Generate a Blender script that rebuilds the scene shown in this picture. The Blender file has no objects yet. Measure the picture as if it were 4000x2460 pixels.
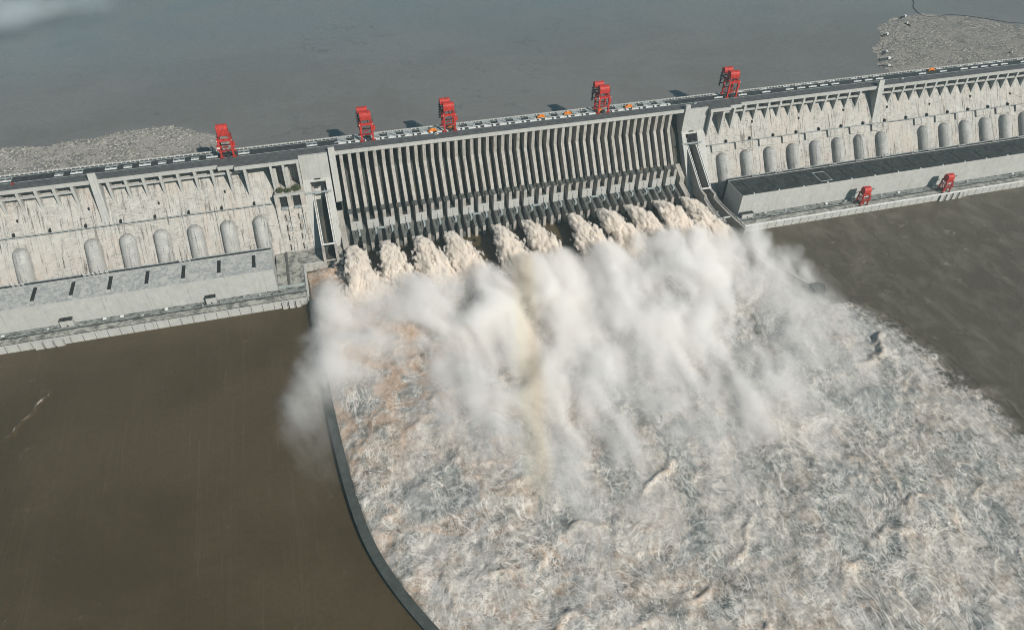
import bpy, bmesh, math, random
import numpy as np
from mathutils import Matrix, Vector
random.seed(7)
D = bpy.data
SC = bpy.context.scene
COL = SC.collection
R = math.radians

# ---------------------------------------------------------------- noise
_rng = np.random.RandomState(11)
_perm = _rng.permutation(256).astype(np.int32)
_perm = np.concatenate([_perm, _perm])
_g3 = _rng.normal(size=(256, 3)).astype(np.float32)
_g3 /= np.linalg.norm(_g3, axis=1)[:, None]

def perlin(x, y, z=None):
    if z is None:
        z = np.zeros_like(x) + 0.37
    x = x.astype(np.float32); y = y.astype(np.float32); z = z.astype(np.float32)
    xi = np.floor(x).astype(np.int32); yi = np.floor(y).astype(np.int32); zi = np.floor(z).astype(np.int32)
    xf = x - xi; yf = y - yi; zf = z - zi
    u = xf * xf * (3 - 2 * xf); v = yf * yf * (3 - 2 * yf); w = zf * zf * (3 - 2 * zf)
    out = 0
    for dx in (0, 1):
        wx = u if dx else 1 - u
        a = _perm[(xi + dx) & 255]
        for dy in (0, 1):
            wy = v if dy else 1 - v
            b = _perm[(a + yi + dy) & 255]
            for dz in (0, 1):
                wz = w if dz else 1 - w
                g = _g3[_perm[(b + zi + dz) & 255]]
                out = out + wx * wy * wz * (g[..., 0] * (xf - dx) + g[..., 1] * (yf - dy) + g[..., 2] * (zf - dz))
    return out * 1.6

def fbm(x, y, z=None, octaves=4, gain=0.5, ridge=False, billow=False):
    s = 0; a = 1; t = 0; f = 1.0
    for o in range(octaves):
        n = perlin(x * f + 13.7 * o, y * f + 7.1 * o, None if z is None else z * f + 3.3 * o)
        if ridge: n = 1 - 2 * np.abs(n)
        if billow: n = 2 * np.abs(n) - 0.5
        s = s + a * n; t += a; a *= gain; f *= 2.03
    return s / t

def sstep(a, b, x):
    t = np.clip((x - a) / (b - a), 0, 1)
    return t * t * (3 - 2 * t)

# ---------------------------------------------------------------- mesh helpers
class MB:
    def __init__(s): s.v = []; s.f = []
    def box(s, x0, x1, y0, y1, z0, z1):
        n = len(s.v)
        s.v += [(x0,y0,z0),(x1,y0,z0),(x1,y1,z0),(x0,y1,z0),(x0,y0,z1),(x1,y0,z1),(x1,y1,z1),(x0,y1,z1)]
        s.f += [tuple(n+i for i in q) for q in ((3,2,1,0),(4,5,6,7),(0,1,5,4),(1,2,6,5),(2,3,7,6),(3,0,4,7))]
        return s
    def hexa(s, b, t):
        n = len(s.v); s.v += list(b) + list(t)
        s.f += [tuple(n+i for i in q) for q in ((3,2,1,0),(4,5,6,7),(0,1,5,4),(1,2,6,5),(2,3,7,6),(3,0,4,7))]
        return s
    def px(s, prof, x0, x1):            # profile of (y,z) points extruded along x
        n = len(s.v); k = len(prof)
        s.v += [(x0, y, z) for y, z in prof] + [(x1, y, z) for y, z in prof]
        s.f.append(tuple(range(n, n + k))); s.f.append(tuple(range(n + 2*k - 1, n + k - 1, -1)))
        for i in range(k):
            j = (i + 1) % k
            s.f.append((n + i, n + k + i, n + k + j, n + j))
        return s
    def pz(s, poly, z0, z1):
        n = len(s.v); k = len(poly)
        s.v += [(x, y, z0) for x, y in poly] + [(x, y, z1) for x, y in poly]
        s.f.append(tuple(range(n + k - 1, n - 1, -1))); s.f.append(tuple(range(n + k, n + 2*k)))
        for i in range(k):
            j = (i + 1) % k
            s.f.append((n + i, n + j, n + k + j, n + k + i))
        return s
    def bar(s, p, q, w, h=None):        # square bar between two points
        h = h or w
        p = Vector(p); q = Vector(q); d = (q - p).normalized()
        up = Vector((0, 0, 1)) if abs(d.z) < 0.95 else Vector((0, 1, 0))
        a = d.cross(up).normalized() * (w / 2); b = a.cross(d).normalized() * (h / 2)
        return s.hexa([p-a-b, p+a-b, p+a+b, p-a+b], [q-a-b, q+a-b, q+a+b, q-a+b])
    def tube(s, p, q, r, r2=None, n=10):
        r2 = r if r2 is None else r2
        p = Vector(p); q = Vector(q); d = (q - p).normalized()
        up = Vector((0, 0, 1)) if abs(d.z) < 0.95 else Vector((0, 1, 0))
        a = d.cross(up).normalized(); b = a.cross(d).normalized()
        m = len(s.v)
        for c, rr in ((p, r), (q, r2)):
            s.v += [c + (a * math.cos(2*math.pi*i/n) + b * math.sin(2*math.pi*i/n)) * rr for i in range(n)]
        s.f.append(tuple(range(m + n - 1, m - 1, -1))); s.f.append(tuple(range(m + n, m + 2*n)))
        for i in range(n):
            j = (i + 1) % n
            s.f.append((m+i, m+j, m+n+j, m+n+i))
        return s
    def build(s, name, mat, parent=None, loc=(0,0,0), smooth=False, bevel=0):
        me = D.meshes.new(name)
        me.from_pydata([tuple(v) for v in s.v], [], s.f)
        bm = bmesh.new(); bm.from_mesh(me)
        bmesh.ops.recalc_face_normals(bm, faces=bm.faces)
        if bevel:
            bmesh.ops.bevel(bm, geom=[e for e in bm.edges if e.calc_face_angle(0) > 0.5], offset=bevel, segments=1, affect='EDGES')
        bm.to_mesh(me); bm.free()
        if smooth:
            for p in me.polygons: p.use_smooth = True
        me.materials.append(mat)
        o = D.objects.new(name, me); COL.objects.link(o)
        o.location = loc
        if parent is not None: o.parent = parent
        return o

def tag(o, label, cat, group=None):
    o['label'] = label; o['category'] = cat
    if group: o['group'] = group
    return o

def thing(name, label, cat, loc=(0,0,0), group=None):
    o = D.objects.new(name, None); COL.objects.link(o); o.location = loc
    o.empty_display_size = 2
    return tag(o, label, cat, group)

def copy_tree(o, parent=None):
    c = o.copy(); COL.objects.link(c)
    if parent is not None: c.parent = parent
    for ch in list(o.children): copy_tree(ch, c)
    return c

def grid_mesh(name, V, nu, nv, mat, closed_u=False, smooth=True):
    me = D.meshes.new(name)
    V = np.asarray(V, np.float32).reshape(-1, 3)
    i = np.arange(nu * nv).reshape(nv, nu)
    if closed_u:
        a = i[:-1]; b = np.roll(i, -1, 1)[:-1]; c = np.roll(i, -1, 1)[1:]; d = i[1:]
    else:
        a = i[:-1, :-1]; b = i[:-1, 1:]; c = i[1:, 1:]; d = i[1:, :-1]
    F = np.stack([a, b, c, d], -1).reshape(-1, 4)
    me.vertices.add(len(V)); me.vertices.foreach_set('co', V.ravel())
    me.loops.add(F.size); me.loops.foreach_set('vertex_index', F.ravel().astype(np.int32))
    me.polygons.add(len(F)); me.polygons.foreach_set('loop_start', (np.arange(len(F)) * 4).astype(np.int32))
    me.polygons.foreach_set('loop_total', np.full(len(F), 4, np.int32))
    me.update(calc_edges=True)
    if smooth: me.polygons.foreach_set('use_smooth', np.ones(len(F), bool))
    me.materials.append(mat)
    return me

# ---------------------------------------------------------------- materials
class NT:
    def __init__(s, name):
        s.m = D.materials.new(name); s.m.use_nodes = True
        s.t = s.m.node_tree; s.t.nodes.clear()
        s.out = s.t.nodes.new('ShaderNodeOutputMaterial')
    def n(s, typ, **kw):
        o = s.t.nodes.new(typ)
        for k, v in kw.items():
            if k.startswith('i_'):
                key = k[2:]
                key = int(key) if key.isdigit() else key.replace('_', ' ')
                if isinstance(v, bpy.types.NodeSocket): s.t.links.new(v, o.inputs[key])
                else: o.inputs[key].default_value = v
            else: setattr(o, k, v)
        return o
    def pos(s, scale=(1,1,1), rot=(0,0,0)):
        g = s.n('ShaderNodeNewGeometry')
        m = s.n('ShaderNodeMapping', i_0=g.outputs['Position'])
        m.inputs['Scale'].default_value = scale; m.inputs['Rotation'].default_value = rot
        return m.outputs[0]
    def noise(s, vec, scale, detail=4, rough=0.55, dist=0.0, typ=None):
        o = s.n('ShaderNodeTexNoise', i_Vector=vec, i_Scale=scale, i_Detail=detail, i_Roughness=rough, i_Distortion=dist)
        if typ: o.noise_type = typ
        return o.outputs[0]
    def ramp(s, fac, a, b, smooth=True):
        o = s.n('ShaderNodeMapRange', i_0=fac, i_1=a, i_2=b)
        if smooth: o.interpolation_type = 'SMOOTHSTEP'
        return o.outputs[0]
    def mix(s, f, a, b):
        o = s.n('ShaderNodeMix', data_type='RGBA')
        for k, v in ((0, f), (6, a), (7, b)):
            if isinstance(v, bpy.types.NodeSocket): s.t.links.new(v, o.inputs[k])
            else: o.inputs[k].default_value = v if k == 0 else (*v, 1)
        return o.outputs[2]
    def math(s, op, a, b=0.0):
        return s.n('ShaderNodeMath', operation=op, i_0=a, i_1=b).outputs[0]
    def bsdf(s, col, rough=0.85, bump=None, bs=0.5, bd=0.3, spec=0.3, metal=0.0):
        p = s.n('ShaderNodeBsdfPrincipled', i_Roughness=rough, i_Metallic=metal)
        p.inputs['Specular IOR Level'].default_value = spec
        if isinstance(col, bpy.types.NodeSocket): s.t.links.new(col, p.inputs['Base Color'])
        else: p.inputs['Base Color'].default_value = (*col, 1)
        if bump is not None:
            b = s.n('ShaderNodeBump', i_Height=bump, i_Strength=bs, i_Distance=bd)
            s.t.links.new(b.outputs[0], p.inputs['Normal'])
        s.t.links.new(p.outputs[0], s.out.inputs[0])
        return s.m

def mat_plain(name, col, rough=0.6, var=0.25, scale=0.4, metal=0.0, spec=0.3):
    t = NT(name)
    n = t.noise(t.pos(), scale, 5, 0.65)
    c = t.mix(t.ramp(n, 0.3, 0.7), tuple(v * (1 - var) for v in col), tuple(min(1, v * (1 + var * 0.6)) for v in col))
    return t.bsdf(c, rough, metal=metal, spec=spec)

def mat_concrete(name, light, dark, stain, streak=0.6, lift=1.5, joint=12.8, warm=None, rust=0.0):
    t = NT(name)
    p = t.pos()
    big = t.noise(p, 0.02, 4, 0.6)
    mid = t.noise(p, 0.12, 6, 0.7)
    fine = t.noise(t.pos((1, 1, 1)), 1.1, 4, 0.7)
    c = t.mix(t.ramp(mid, 0.3, 0.75), dark, light)
    c = t.mix(t.math('MULTIPLY', t.ramp(big, 0.42, 0.7), 0.6), c, warm or dark)
    # streaks running down the face
    st = t.noise(t.pos((1, 0.07, 0.05)), 0.55, 5, 0.75)
    st2 = t.noise(t.pos((1, 0.2, 0.2)), 0.12, 3, 0.6)
    sf = t.math('MULTIPLY', t.math('MULTIPLY', t.ramp(st, 0.50, 0.64), t.ramp(st2, 0.38, 0.60)), streak)
    c = t.mix(sf, c, stain)
    if rust:
        rs = t.noise(t.pos((1, 0.05, 0.05), (0, 0, 0.3)), 0.35, 4, 0.7)
        c = t.mix(t.math('MULTIPLY', t.ramp(rs, 0.5, 0.72), rust), c, (0.42, 0.27, 0.17))
    if rust:
        dh = t.noise(t.pos((0.16, 1, 1)), 0.9, 4, 0.7)
        dm_ = t.noise(t.pos((1, 0.6, 0.6)), 0.035, 3, 0.6)
        c = t.mix(t.math('MULTIPLY', t.math('MULTIPLY', t.ramp(dh, 0.54, 0.64), t.ramp(dm_, 0.42, 0.6)), 0.75), c, stain)
    # pour lifts (horizontal) and joints (vertical)
    sep = t.n('ShaderNodeSeparateXYZ', i_0=p)
    def line(sock, period, width):
        m = t.math('MODULO', t.math('ADD', sock, 5000.0), period)
        return t.math('LESS_THAN', m, width)
    l1 = line(sep.outputs[2], lift, lift * 0.14); l2 = line(sep.outputs[0], joint, 0.35)
    lm = t.math('MULTIPLY', t.math('MAXIMUM', t.math('MULTIPLY', l1, 0.5), l2), t.ramp(t.noise(p, 0.25, 3, 0.7), 0.35, 0.6))
    c = t.mix(t.math('MULTIPLY', lm, 0.75), c, stain)
    c = t.mix(t.math('MULTIPLY', t.ramp(fine, 0.35, 0.8), 0.18), c, stain)
    return t.bsdf(c, 0.9, bump=mid, bs=0.3, bd=0.4, spec=0.15)

M = {}
M['concrete'] = mat_concrete('weathered_concrete', (0.47,0.46,0.43), (0.34,0.33,0.305), (0.055,0.053,0.048), 1.0, 1.5, 12.77, warm=(0.42,0.38,0.33), rust=0.25)
M['concrete_pale'] = mat_concrete('pale_concrete', (0.44,0.44,0.42), (0.36,0.36,0.34), (0.16,0.16,0.145), 0.35, 2.0, 21.0)
M['casing'] = mat_concrete('streaked_casing_concrete', (0.43,0.43,0.41), (0.30,0.30,0.285), (0.09,0.09,0.082), 0.75, 3.0, 999)
M['pier'] = mat_concrete('pier_concrete', (0.43,0.41,0.38), (0.29,0.27,0.24), (0.08,0.075,0.065), 0.7, 1.2, 999)
M['chute'] = mat_concrete('slot_shade_concrete', (0.055,0.062,0.056), (0.035,0.041,0.037), (0.015,0.018,0.016), 0.6, 3.0, 999, rust=0.25)  # near-black teal colour carries the shade inside the slots
M['deep'] = mat_concrete('gap_shade_concrete', (0.13,0.13,0.12), (0.08,0.083,0.078), (0.05,0.05,0.045), 0.6, 3.0, 999)  # colour darkened to hold the shade of the gaps between fins
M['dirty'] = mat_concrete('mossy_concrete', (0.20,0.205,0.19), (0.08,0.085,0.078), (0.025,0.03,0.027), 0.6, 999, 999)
M['wallwet'] = mat_concrete('wet_wall_concrete', (0.085,0.095,0.09), (0.05,0.058,0.054), (0.03,0.035,0.03), 0.4, 999, 25)
M['road'] = mat_plain('asphalt', (0.075,0.078,0.08), 0.9, 0.35, 0.15)
M['hatchdark'] = mat_plain('dark_deck', (0.032,0.036,0.037), 0.8, 0.6, 0.25)
M['roofdark'] = mat_plain('dark_roofing', (0.030,0.034,0.033), 0.9, 0.8, 0.2)
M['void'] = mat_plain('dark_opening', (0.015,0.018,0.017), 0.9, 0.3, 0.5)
M['white'] = mat_plain('white_painted_steel', (0.62,0.63,0.62), 0.5, 0.3, 0.5)
M['greysteel'] = mat_plain('galvanised_steel', (0.30,0.34,0.34), 0.5, 0.4, 0.6)
M['red'] = mat_plain('red_crane_paint', (0.40,0.027,0.018), 0.55, 0.45, 0.5)
M['darkred'] = mat_plain('dull_red_paint', (0.26,0.022,0.018), 0.6, 0.4, 0.6)
M['orange'] = mat_plain('orange_paint', (0.70,0.20,0.015), 0.5, 0.25, 0.8)
M['black'] = mat_plain('black_steel', (0.03,0.03,0.03), 0.5, 0.3, 0.8)
M['leaf'] = mat_plain('shrub_leaves', (0.07,0.085,0.04), 0.8, 0.5, 0.6)

def mat_mottled_roof():
    t = NT('mottled_grey_roofing')
    p = t.pos()
    v = t.n('ShaderNodeTexNoise', i_Vector=p, i_Scale=0.16, i_Detail=5, i_Roughness=0.7, i_Distortion=1.2)
    f = t.ramp(v.outputs[0], 0.44, 0.58)
    c = t.mix(f, (0.27,0.285,0.28), (0.42,0.415,0.39))
    c = t.mix(t.ramp(t.noise(p, 0.5, 4, 0.7), 0.62, 0.7), c, (0.15,0.16,0.16))
    return t.bsdf(c, 0.9, spec=0.1)
M['roofpale'] = mat_mottled_roof()

def mat_clutter():
    t = NT('cluttered_deck_surface')
    p = t.pos((1, 1.9, 1))
    v = t.noise(p, 0.14, 5, 0.75, 0.6)
    c = t.mix(t.ramp(v, 0.40, 0.52), (0.03,0.034,0.03), (0.20,0.215,0.205))
    c = t.mix(t.ramp(t.noise(t.pos((1,3,1)), 0.3, 4, 0.7), 0.60, 0.66), c, (0.42,0.42,0.38))
    return t.bsdf(c, 0.9, spec=0.1)
M['clutter'] = mat_clutter()
def mat_platform():
    t = NT('stained_platform_concrete')
    p = t.pos()
    v = t.noise(p, 0.09, 6, 0.75, 0.8)
    c = t.mix(t.ramp(v, 0.36, 0.60), (0.09,0.095,0.085), (0.34,0.335,0.30))
    c = t.mix(t.ramp(t.noise(p, 0.2, 4, 0.7, 0.6), 0.62, 0.66), c, (0.05,0.052,0.045))
    return t.bsdf(c, 0.9, spec=0.1)
M['platform'] = mat_platform()

def mat_water(name, a, b, rough=0.25, wave=0.06, warm=None):
    t = NT(name)
    p = t.pos()
    c = t.mix(t.ramp(t.noise(p, 0.006, 5, 0.6, 0.6), 0.35, 0.65), a, b)
    c = t.mix(t.math('MULTIPLY', t.ramp(t.noise(p, 0.15, 5, 0.75), 0.3, 0.75), 0.35), c, tuple(v * 0.6 for v in a))
    h = t.math('ADD', t.noise(p, 0.35, 5, 0.7), t.math('MULTIPLY', t.noise(t.pos((1, 2.2, 1), (0, 0, 0.5)), 0.07, 4, 0.6), 3.0))
    return t.bsdf(c, rough, bump=h, bs=0.6, bd=0.35, spec=0.5)
def mat_reservoir():
    t = NT('silty_grey_water'); p = t.pos()
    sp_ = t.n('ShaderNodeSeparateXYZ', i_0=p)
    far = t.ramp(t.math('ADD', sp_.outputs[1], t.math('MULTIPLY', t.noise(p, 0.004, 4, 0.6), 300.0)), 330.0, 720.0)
    c = t.mix(far, (0.132,0.124,0.113), (0.132,0.150,0.152))  # far water painted teal, sky reflection and distance haze put into the colour
    c = t.mix(t.math('MULTIPLY', t.ramp(t.noise(t.pos((0.6, 1, 1), (0, 0, 0.2)), 0.007, 6, 0.65, 0.5), 0.42, 0.62), 0.6), c, (0.160,0.158,0.150))
    c = t.mix(t.math('MULTIPLY', t.ramp(t.noise(p, 0.12, 6, 0.8), 0.35, 0.75), 0.30), c, (0.085,0.085,0.080))
    n = t.noise(t.pos((0.7, 1, 1), (0, 0, 0.5)), 0.0045, 7, 0.62, 0.4)
    ln = t.math('SUBTRACT', 1.0, t.ramp(t.math('ABSOLUTE', t.math('SUBTRACT', n, 0.5)), 0.0, 0.010))
    m = t.math('MULTIPLY', ln, t.math('MULTIPLY', t.ramp(t.noise(p, 0.006, 4, 0.6), 0.50, 0.62), t.ramp(t.noise(p, 0.09, 4, 0.8), 0.40, 0.55)))
    c = t.mix(t.math('MULTIPLY', m, 0.55), c, (0.055,0.058,0.052))
    h = t.math('ADD', t.noise(p, 0.35, 5, 0.7), t.math('MULTIPLY', t.noise(t.pos((1, 2.2, 1), (0, 0, 0.5)), 0.07, 4, 0.6), 3.0))
    return t.bsdf(c, 0.35, bump=h, bs=0.6, bd=0.35, spec=0.5)
M['reservoir'] = mat_reservoir()

def mat_river():
    """brown river water whose foam cover follows the 'foam' attribute of the sheet"""
    t = NT('silty_river_water')
    p = t.pos()
    at = t.n('ShaderNodeAttribute', attribute_name='foam')
    cr = t.n('ShaderNodeAttribute', attribute_name='crest')
    brown = t.mix(t.ramp(t.noise(p, 0.008, 5, 0.65, 0.5), 0.35, 0.68), (0.054,0.038,0.016), (0.074,0.054,0.027))
    brown = t.mix(t.math('MULTIPLY', t.ramp(t.noise(p, 0.22, 5, 0.75), 0.35, 0.75), 0.35), brown, (0.022,0.018,0.010))
    # crackled foam: thin white filaments round darker cells, pulled about by noise
    def ridge(scale, width, dist, rot=0.0, sx=1.0, det=4):
        n = t.n('ShaderNodeTexNoise', i_Vector=t.pos((sx, 1, 1), (0, 0, rot)), i_Scale=scale, i_Detail=det, i_Roughness=0.6, i_Distortion=dist)
        d = t.math('ABSOLUTE', t.math('SUBTRACT', n.outputs[0], 0.5))
        return t.math('SUBTRACT', 1.0, t.ramp(d, 0.0, width))
    r1 = ridge(0.018, 0.016, 0.9, 0.3, 1.2, 6)
    r2 = ridge(0.075, 0.022, 0.6, 1.1, 0.8, 6)
    r3 = ridge(0.22, 0.040, 0.4, 0.5, 1.0, 6)
    st_ = t.n('ShaderNodeTexNoise', i_Vector=t.pos((1, 0.35, 1), (0, 0, -0.45)), i_Scale=0.07, i_Detail=6, i_Roughness=0.65, i_Distortion=0.3)
    r5 = t.math('SUBTRACT', 1.0, t.ramp(t.math('ABSOLUTE', t.math('SUBTRACT', st_.outputs[0], 0.5)), 0.0, 0.020))
    r1 = t.math('MAXIMUM', r1, t.math('MULTIPLY', r5, 0.8))
    msk = t.ramp(t.noise(p, 0.030, 4, 0.65, 0.3), 0.40, 0.60)
    gr = t.ramp(t.noise(t.pos((1, 0.8, 1), (0, 0, 0.4)), 0.16, 8, 0.78, 0.2), 0.47, 0.66)
    fil = t.math('MAXIMUM', t.math('MULTIPLY', r1, 0.9), t.math('MULTIPLY', t.math('MAXIMUM', r2, t.math('MULTIPLY', r3, 0.7)), t.math('ADD', t.math('MULTIPLY', msk, 0.7), 0.25)))
    fil = t.math('MAXIMUM', fil, t.math('MULTIPLY', gr, 0.62))
    g1 = t.ramp(t.noise(t.pos((1, 0.6, 1), (0, 0, -0.35)), 0.010, 5, 0.62, 1.3), 0.43, 0.57)
    body = t.mix(g1, (0.165,0.185,0.180), (0.370,0.342,0.300))
    g2 = t.ramp(t.noise(t.pos((1,1.4,1), (0,0,0.6)), 0.018, 5, 0.68, 1.2), 0.47, 0.62)
    sepx = t.n('ShaderNodeSeparateXYZ', i_0=p).outputs[0]
    lefty = t.ramp(sepx, 150.0, -260.0)
    body = t.mix(t.math('MULTIPLY', g2, t.math('ADD', t.math('MULTIPLY', lefty, 0.60), 0.30)), body, (0.36,0.235,0.145))
    g3 = t.ramp(t.noise(t.pos((1,1.6,1), (0,0,-0.5)), 0.020, 6, 0.72, 1.4), 0.49, 0.61)
    body = t.mix(t.math('MULTIPLY', g3, 0.68), body, (0.045,0.060,0.061))
    body = t.mix(t.math('MULTIPLY', t.ramp(t.noise(p, 0.32, 5, 0.75, 0.6), 0.42, 0.7), 0.6), body, (0.085,0.075,0.060))
    edgef = t.math('MULTIPLY', t.ramp(at.outputs['Fac'], 0.95, 0.62), t.ramp(t.noise(p, 0.11, 5, 0.7, 1.0), 0.40, 0.58))
    body = t.mix(t.math('MULTIPLY', edgef, 1.0), body, (0.060,0.062,0.052))
    foamc = t.mix(t.math('MULTIPLY', fil, 0.80), body, (0.78,0.74,0.68))
    sepy = t.n('ShaderNodeSeparateXYZ', i_0=p).outputs[1]
    tanz = t.math('MULTIPLY', t.math('MULTIPLY', t.ramp(sepy, -450.0, -330.0), t.ramp(sepx, -80.0, -200.0)), t.ramp(t.noise(p, 0.03, 5, 0.7, 1.0), 0.40, 0.60))
    foamc = t.mix(t.math('MULTIPLY', tanz, 0.6), foamc, (0.42,0.27,0.17))
    foamc = t.mix(t.math('MULTIPLY', t.math('MULTIPLY', cr.outputs['Fac'], t.ramp(t.noise(p, 0.4, 4, 0.7), 0.3, 0.6)), 0.6), foamc, (0.60,0.44,0.31))
    # foam amount broken up at its edge
    brk = t.math('ADD', at.outputs['Fac'], t.math('MULTIPLY', t.math('SUBTRACT', t.noise(p, 0.045, 7, 0.75, 0.6), 0.5), 1.5))
    amt = t.ramp(brk, 0.38, 0.66)
    thin = t.math('MULTIPLY', t.math('MULTIPLY', fil, 0.6), t.ramp(brk, 0.16, 0.45))
    lane = t.ramp(t.noise(t.pos((1, 0.28, 1), (0, 0, -0.35)), 0.020, 4, 0.6, 0.8), 0.50, 0.62)
    c = t.mix(t.math('MAXIMUM', amt, thin), brown, t.mix(t.math('MULTIPLY', lane, 0.22), foamc, (0.56,0.55,0.53)))
    # long faint foam lines trailing away from the powerhouse outlets on the calm side
    ln = t.n('ShaderNodeTexNoise', i_Vector=t.pos((1, 0.012, 1), (0, 0, 0.10)), i_Scale=0.11, i_Detail=3, i_Roughness=0.6)
    lnf = t.math('SUBTRACT', 1.0, t.ramp(t.math('ABSOLUTE', t.math('SUBTRACT', ln.outputs[0], 0.5)), 0.0, 0.012))
    lnf = t.math('MULTIPLY', lnf, t.math('MULTIPLY', t.ramp(sepx, -288.0, -330.0), t.ramp(t.noise(t.pos((1, 0.3, 1)), 0.012, 3), 0.35, 0.6)))
    c = t.mix(t.math('MULTIPLY', lnf, 0.10), c, (0.24,0.20,0.14))
    # turbulent mottling right of the race
    rgt = t.ramp(sepx, 240.0, 330.0)
    c = t.mix(t.math('MULTIPLY', rgt, t.math('SUBTRACT', 0.55, t.math('MULTIPLY', amt, 0.55))), c, (0.088,0.077,0.056))
    mot = t.ramp(t.noise(t.pos((1.5, 1, 1), (0, 0, -0.7)), 0.022, 7, 0.72, 0.6), 0.42, 0.68)
    c = t.mix(t.math('MULTIPLY', t.math('MULTIPLY', rgt, mot), t.math('SUBTRACT', 0.6, t.math('MULTIPLY', amt, 0.6))), c, (0.150,0.132,0.102))
    # sparse whiskers of foam on the brown water beside the race
    wk = t.math('MULTIPLY', t.math('MULTIPLY', r2, t.ramp(t.noise(p, 0.035, 4, 0.6), 0.58, 0.66)), t.math('MAXIMUM', t.ramp(at.outputs['Fac'], 0.0, 0.12), t.math('MULTIPLY', rgt, 0.7)))
    c = t.mix(t.math('MULTIPLY', wk, 0.5), c, (0.45,0.42,0.37))
    h = t.math('ADD', t.math('MULTIPLY', t.noise(p, 0.5, 5, 0.75, 0.5), t.math('ADD', t.math('MULTIPLY', amt, 1.3), t.math('ADD', 0.45, t.math('MULTIPLY', rgt, 1.0)))),
               t.math('MULTIPLY', t.noise(p, 0.1, 4, 0.6), 0.8))
    rough = t.n('ShaderNodeMapRange', i_0=amt, i_1=0.0, i_2=1.0, i_3=0.35, i_4=0.9).outputs[0]
    return t.bsdf(c, rough, bump=h, bs=0.8, bd=0.8, spec=0.35)
M['river'] = mat_river()

def mat_jet():
    t = NT('frothing_silty_water')
    p = t.pos()
    n = t.noise(t.pos((1, 0.35, 1)), 0.42, 6, 0.75, 0.8)
    c = t.mix(t.ramp(n, 0.38, 0.60), (0.40,0.31,0.22), (0.74,0.71,0.67))
    c = t.mix(t.math('MULTIPLY', t.ramp(t.noise(p, 0.07, 4, 0.6), 0.45, 0.7), 0.5), c, (0.42,0.32,0.23))
    h = t.noise(p, 0.9, 6, 0.75, 0.4)
    m_ = t.bsdf(c, 0.85, bump=h, bs=0.6, bd=0.8, spec=0.1)
    pb = [n_ for n_ in t.t.nodes if n_.type == 'BSDF_PRINCIPLED'][0]
    pb.inputs['Subsurface Weight'].default_value = 0.55; pb.inputs['Subsurface Scale'].default_value = 2.2
    pb.inputs['Subsurface Radius'].default_value = (1.0, 0.85, 0.7)
    return m_
M['jet'] = mat_jet()

def mat_debris():
    t = NT('floating_driftwood')
    p = t.pos()
    v = t.n('ShaderNodeTexVoronoi', i_Vector=p, i_Scale=0.45)
    w = t.n('ShaderNodeTexWhiteNoise', i_0=v.outputs['Color'])
    f = t.n('ShaderNodeValToRGB', i_0=w.outputs[0])
    e = f.color_ramp.elements
    e[0].position = 0.0; e[0].color = (0.12,0.12,0.11,1)
    e[1].position = 1.0; e[1].color = (0.62,0.60,0.55,1)
    for ps, cc in ((0.40,(0.21,0.205,0.19,1)),(0.75,(0.31,0.29,0.25,1)),(0.93,(0.42,0.39,0.34,1))):
        x = e.new(ps); x.color = cc
    c = t.mix(t.ramp(t.noise(p, 0.03, 4, 0.6), 0.35, 0.65), f.outputs[0], (0.27,0.255,0.23))
    return t.bsdf(c, 0.9, bump=w.outputs[0], bs=0.5, bd=0.5, spec=0.1)
M['debris'] = mat_debris()

# ---------------------------------------------------------------- camera
cam = D.cameras.new('camera'); co = D.objects.new('camera', cam); COL.objects.link(co); SC.camera = co
yaw, pit, rol = 0.3021753404108006, 0.7365675074433877, 0.030344774551253305
f = Vector((math.sin(yaw)*math.cos(pit), math.cos(yaw)*math.cos(pit), -math.sin(pit)))
r0 = Vector((math.cos(yaw), -math.sin(yaw), 0)); u0 = r0.cross(f)
rr = r0*math.cos(rol) + u0*math.sin(rol); uu = -r0*math.sin(rol) + u0*math.cos(rol)
mw = Matrix((rr, uu, -f)).transposed().to_4x4(); mw.translation = Vector((-255.321, -831.787, 575.463))
co.matrix_world = mw
cam.sensor_width = 36; cam.lens = 2852.09 / 4000 * 36; cam.clip_start = 1; cam.clip_end = 20000

# ---------------------------------------------------------------- light
SUN = Vector((0.52, -1.0, 0.88)).normalized()
el = math.asin(SUN.z); az = math.atan2(SUN.x, SUN.y)      # azimuth from +Y towards +X
w = D.worlds.new('World'); SC.world = w; w.use_nodes = True
nt = w.node_tree; bg = nt.nodes['Background']
sky = nt.nodes.new('ShaderNodeTexSky'); sky.sky_type = 'NISHITA'; sky.sun_disc = False
sky.sun_elevation = el; sky.sun_rotation = az; sky.air_density = 1.2; sky.dust_density = 1.0; sky.ozone_density = 1.5
tint = nt.nodes.new('ShaderNodeMix'); tint.data_type = 'RGBA'; tint.blend_type = 'MULTIPLY'; tint.inputs[0].default_value = 1.0
tint.inputs[7].default_value = (0.62, 0.98, 0.98, 1); nt.links.new(sky.outputs[0], tint.inputs[6])
nt.links.new(tint.outputs[2], bg.inputs[0]); bg.inputs[1].default_value = 0.05
sl = D.lights.new('sun', 'SUN'); so = D.objects.new('sun', sl); COL.objects.link(so)
sl.energy = 5.0; sl.angle = R(0.5); sl.color = (1.0, 0.935, 0.86)
so.rotation_mode = 'QUATERNION'; so.rotation_quaternion = SUN.to_track_quat('Z', 'Y'); so.location = (400, -600, 700)
SC.view_settings.view_transform = 'Standard'; SC.view_settings.look = 'None'
SC.view_settings.exposure = 0.14; SC.view_settings.gamma = 1.0

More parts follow.
